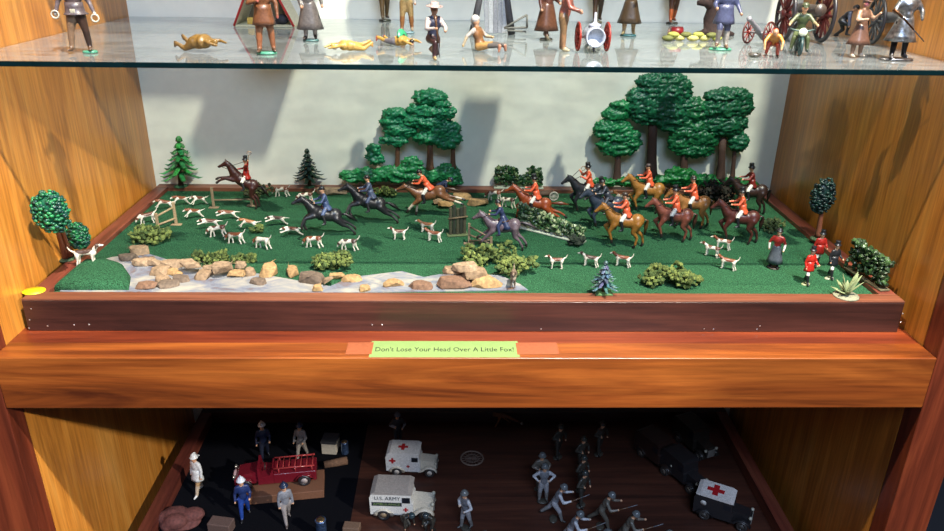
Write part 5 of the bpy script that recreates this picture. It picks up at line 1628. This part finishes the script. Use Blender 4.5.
can(322, 538, .8, 3.6, 'blue can at the bottom of the black felt, in front of the fire engine')
x, y = G(336, 466, LOWER)
m = MB(); m.tube([(-1.9, -.6, .7), (1.9, .6, .7)], [.66, .7], (116, 84, 62), 12); o = build('log', m, 'stone'); put(o, x, y, LOWER + .02); tag(o, 'short brown log lying right of the fire engine', 'log')
x, y = G(180, 525, LOWER)
rng = random.Random(4)
m = MB()
prs = [('e', (rng.uniform(-2.4, 2.4), rng.uniform(-1.2, 1.2), rng.uniform(.4, 1.6)), (rng.uniform(1.2, 1.9), 1.3, rng.uniform(.9, 1.4)), None, 'a') for _ in range(8)]
prs.append(('e', (0, 0, .4), (3.4, 2, .5), None, 'a'))
o = link('rubble_mound', blob_mesh('rubble_mound', blob(None, prs, .25), dict(a=(104, 58, 52))), 'stone'); put(o, x, y, LOWER + .1); tag(o, 'dull red mound at the bottom left of the black felt', 'toy scenery')
x, y = G(222, 530, LOWER)
m = MB(); m.box((0, 0, .9), (3.6, 2, 1.8), (96, 74, 66), None, .15); o = build('wooden_block', m, 'matte'); put(o, x, y, LOWER + .02, -10); tag(o, 'small brown block right of the dull red mound', 'block')
x, y = G(352, 531, LOWER)
m = MB(); m.box((0, 0, .6), (2.6, 1.6, 1.2), (110, 84, 66), None, .15); o = build('wooden_block', m, 'matte'); put(o, x, y, LOWER + .02, -6); tag(o, 'small brown block at the seam between felt and board', 'block')

# ambulances and trucks (facing +X)
def cross_mb(c, s, frame, th=.03):
    m = MB(); k = s / 3
    poly = [(-k / 2, -s / 2), (k / 2, -s / 2), (k / 2, -k / 2), (s / 2, -k / 2), (s / 2, k / 2), (k / 2, k / 2), (k / 2, s / 2), (-k / 2, s / 2), (-k / 2, k / 2), (-s / 2, k / 2), (-s / 2, -k / 2), (-k / 2, -k / 2)]
    m.prism(poly, 0, th, (170, 30, 36), lambda u, v, w: Vector(c) + frame(u, v, w))
    return m
def van(px, py, Lc, yaw, label, bodyc, cabc, hubc, marks=None, roofc=None, z=LOWER, mat='paint', cat='toy vehicle', name='toy_ambulance'):
    x, y = G(px, py, z)
    t = thing(name, label, cat, x, y, z + .02, yaw, 'toy army vehicles')
    s = Lc / 9.0
    def B(nm, m, mt=mat):
        m.V = [(a * s, b * s, c * s) for a, b, c in m.V]
        return build(nm, m, mt, t)
    m = MB(); m.prism([(-4.4, 1.0), (-4.5, 3.8), (-4.2, 4.5), (-3.6, 4.8), (.7, 4.8), (1.2, 4.5), (1.35, 3.0), (1.5, 2.8), (1.5, 1.0)], -1.75, 1.75, bodyc, fz); B('body', m)
    m = MB(); m.prism([(-4.3, 4.62), (-3.7, 4.9), (.8, 4.9), (1.4, 4.6), (1.2, 4.5), (-4.1, 4.5)], -1.85, 1.85, roofc or bodyc, fz); B('roof', m)
    m = MB(); m.prism([(1.4, 1.0), (1.4, 2.95), (3.9, 2.7), (4.2, 2.3), (4.2, 1.0)], -1.0, 1.0, cabc, fz); B('bonnet', m)
    m = MB(); m.box((4.28, 0, 1.8), (.16, 1.5, 1.5), (120, 116, 110), None, .06); B('radiator', m)
    for sd in (-1, 1):
        m = MB(); m.tube([(1.2, sd * 1.5, .95), (1.9, sd * 1.5, 1.15), (2.4, sd * 1.5, 1.7), (3.1, sd * 1.5, 1.9), (3.9, sd * 1.5, 1.6), (4.3, sd * 1.5, 1.0)], .4, cabc, 8, (1, .4)); B('mudguard', m)
        m = MB(); m.ell((4.1, sd * 1.15, 2.5), (.28, .3, .3), (170, 166, 150)); B('headlamp', m)
        m = MB(); m.box((.55, sd * 1.78, 3.55), (1.1, .06, .9), (22, 26, 34)); B('window', m)
        for wx in (-2.6, 3.1):
            m = MB(); m.torus((wx, sd * 1.7, .9), .64, .26, (52, 48, 46), 'y', 22, 8); m.lathe([(.5, -.16), (.5, .16)], hubc, 14, (wx, sd * 1.7, .9), rotx(pi / 2)); B('wheel', m)
        m = MB(); m.tube([(-2.6 + 1.15 * cos(a), sd * 1.8, .85 + 1.1 * sin(a)) for a in np.linspace(0, pi, 9)], .3, cabc, 8, (1, .4)); B('mudguard', m)
    if marks:
        for (kind, mx, mz, ms) in marks:
            if kind == 'side':
                B('red_cross', cross_mb((mx, -1.76, mz), ms, lambda u, v, w: Vector((u, -w, v))))
            elif kind == 'roof':
                B('red_cross', cross_mb((mx, 0, 4.9), ms, lambda u, v, w: Vector((u, v, w))))
    return t
CREAM = (206, 196, 178)
a1 = van(413, 470, 8.8, -4, 'white toy ambulance with red crosses, farther of the two', (214, 212, 210), CREAM, (214, 200, 184), [('side', -3.3, 3.2, 1.1), ('side', -.6, 2.1, .6), ('roof', -1.6, 0, 1.7)])
a2 = van(404, 512, 10.2, -3, 'cream toy army truck with lettering on its side, nearer of the two', (218, 214, 206), CREAM, (150, 126, 96), [('side', .5, 1.95, .7)], (150, 142, 136))
text('U.S. ARMY', .95, 'lettering', a2, (-2.3, -2.03, 4.3), (pi / 2, 0, 0), 'ink', 4.0)
m = MB(); m.box((-2.4, -2.0, 3.2), (4.7, .05, .7), (40, 44, 50)); o = build('dark_band', m, 'paint', a2)
text('AMBULANCE', .62, 'lettering', a2, (-2.4, -2.04, 3.2), (pi / 2, 0, 0), 'paper', 4.2)
OL = (44, 40, 36)
van(658, 462, 9.0, -60, 'very dark toy truck standing farthest left of the dark vehicles', (50, 34, 30), (44, 32, 28), (130, 120, 110), None, None, name='toy_truck')
van(694, 448, 9.0, -68, 'dark toy truck at the back of the dark vehicles with pale lamps', OL, OL, (120, 112, 104), None, None, name='toy_truck')
van(683, 480, 8.6, -62, 'dark toy truck in the middle of the dark vehicles, nose to the viewer', (38, 36, 38), (38, 36, 38), (130, 120, 106), None, None, name='toy_truck')
t = van(722, 518, 9.0, -28, 'dark toy ambulance with a white roof and red cross, at the right', (36, 34, 36), (34, 32, 34), (70, 66, 62), [('roof', -1.6, 0, 2.6)], (214, 206, 200))
m = MB(); m.lathe([(.45, 0), (.45, .06)], (206, 200, 192), 16, (-3.0, -1.76, 3.2), rotx(pi / 2)); build('white_disc', m, 'paint', t)

# flat lattice disc on the board
x, y = G(472, 459, LOWER)
m = MB(); m.torus((0, 0, .16), 1.95, .16, (120, 100, 88), 'z', 36, 8); m.torus((0, 0, .14), 1.1, .1, (104, 84, 74), 'z', 28, 6)
for i in range(8):
    a = pi * i / 8; m.tube([(-1.9 * cos(a), -1.9 * sin(a), .13), (1.9 * cos(a), 1.9 * sin(a), .13)], .07, (104, 84, 74), 5)
o = build('lattice_disc', m, 'matte'); put(o, x, y, LOWER + .02); tag(o, 'round lattice disc lying on the brown board right of the white ambulance', 'disc')
# machine gun on a brown frame
x, y = G(501, 424, LOWER)
t = thing('tripod_gun', 'small brown tripod gun at the back with its barrel to the right', 'toy gun', x, y, LOWER + .02, 0)
for a in (2.2, 4.0, .2):
    m = MB(); m.tube([(0, 0, 1.8), (1.8 * cos(a), 1.5 * sin(a), .1)], [.2, .16], (140, 92, 56), 7); build('leg', m, 'matte', t)
m = MB(); m.tube([(-1.6, .4, 1.9), (.6, 0, 1.9), (3.8, -1.2, 1.0)], [.4, .36, .14], (120, 84, 60), 9); build('barrel', m, 'matte', t)
m = MB(); m.ell((3.8, -1.2, 1.0), (.3, .3, .3), (150, 140, 130)); build('muzzle', m, 'matte', t)

CHG = dict(legs=((34, 20, .06), (-30, 18, .06)), lean=22, arms=(((-.4, -.5, -.7), (.3, -.9, .2)), ((.4, -.6, -.6), (-.2, -.9, .35))))
MAR_ = dict(legs=((10, 6, .06), (-12, 6, .06)), lean=4, arms=(((-.6, 0, -.8), (.7, -.5, -.2)), ((.6, 0, -.8), (-.5, -.6, -.4))))
SG = 'helmeted soldiers on the brown board'
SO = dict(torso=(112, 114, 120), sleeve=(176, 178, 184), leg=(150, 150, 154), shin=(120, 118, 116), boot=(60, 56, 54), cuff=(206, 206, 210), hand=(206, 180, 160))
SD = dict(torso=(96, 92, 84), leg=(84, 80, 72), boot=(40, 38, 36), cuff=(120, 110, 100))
HC = (92, 96, 98)
def sol(px, py, yaw, label, pose=CHG, pal=SO, gun=(0.05, -.8, .5), H=7.8, hc=HC):
    return lowfig(px, py, H, yaw, label, True, pose=pose, pal=pal, hat=('helmet', hc), gun=gun, group=SG, base=(.75, .5, (70, 66, 58)))
sol(466, 490, -50, 'soldier with a pack leaning away, alone left of the other soldiers', MAR_, SO, None)
sol(477, 526, 60, 'soldier at the bottom edge below the lone leaning one', CHG, SO)
sol(545, 464, 0, 'soldier with white arms on hips, at the head of the column', dict(arms=(((-.8, 0, -.6), (.7, -.2, -.7)), ((.8, 0, -.6), (-.7, -.2, -.7)))), SO, None)
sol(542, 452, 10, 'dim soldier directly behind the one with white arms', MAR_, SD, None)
sol(556, 481, 78, 'soldier charging right with a short rifle, just in front of the white armed one', CHG, SO)
sol(572, 507, 72, 'soldier aiming a pale rifle up to the right, left one of the front group', CHG, SO, (0.05, -.8, .6))
sol(599, 525, 72, 'soldier with a blue helmet at the bottom edge between two rifles', CHG, SO)
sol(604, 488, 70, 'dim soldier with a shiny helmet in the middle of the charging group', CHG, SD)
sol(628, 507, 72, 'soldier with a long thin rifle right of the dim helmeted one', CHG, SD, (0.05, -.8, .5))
sol(661, 526, 70, 'rightmost soldier at the bottom edge with a pale rifle raised', CHG, SO, (.05, -.8, .8))
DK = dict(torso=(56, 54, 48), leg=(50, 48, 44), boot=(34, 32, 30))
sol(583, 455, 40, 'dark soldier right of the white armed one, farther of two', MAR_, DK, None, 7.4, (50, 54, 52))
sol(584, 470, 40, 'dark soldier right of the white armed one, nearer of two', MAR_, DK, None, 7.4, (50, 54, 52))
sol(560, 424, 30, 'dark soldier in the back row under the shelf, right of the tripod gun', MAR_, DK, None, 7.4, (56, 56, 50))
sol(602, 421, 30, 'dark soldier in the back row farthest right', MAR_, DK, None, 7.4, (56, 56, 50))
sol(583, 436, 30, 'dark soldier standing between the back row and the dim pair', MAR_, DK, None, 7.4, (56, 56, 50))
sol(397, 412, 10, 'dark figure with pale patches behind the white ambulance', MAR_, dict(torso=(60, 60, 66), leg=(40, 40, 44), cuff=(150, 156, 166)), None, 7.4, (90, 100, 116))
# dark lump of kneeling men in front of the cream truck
lowfig(404, 528, 6.4, 40, 'dark crouching figure at the bottom edge in front of the cream truck, left one', False, pose=dict(legs=((70, 90, .1), (40, 90, .1)), lean=50), pal=DK, hat=('helmet', (44, 60, 66)), group=SG)
lowfig(432, 530, 6.4, -30, 'dark crouching figure at the bottom edge in front of the cream truck, right one', False, pose=dict(legs=((70, 90, .1), (40, 90, .1)), lean=40), pal=DK, hat=('helmet', (44, 54, 60)), group=SG)
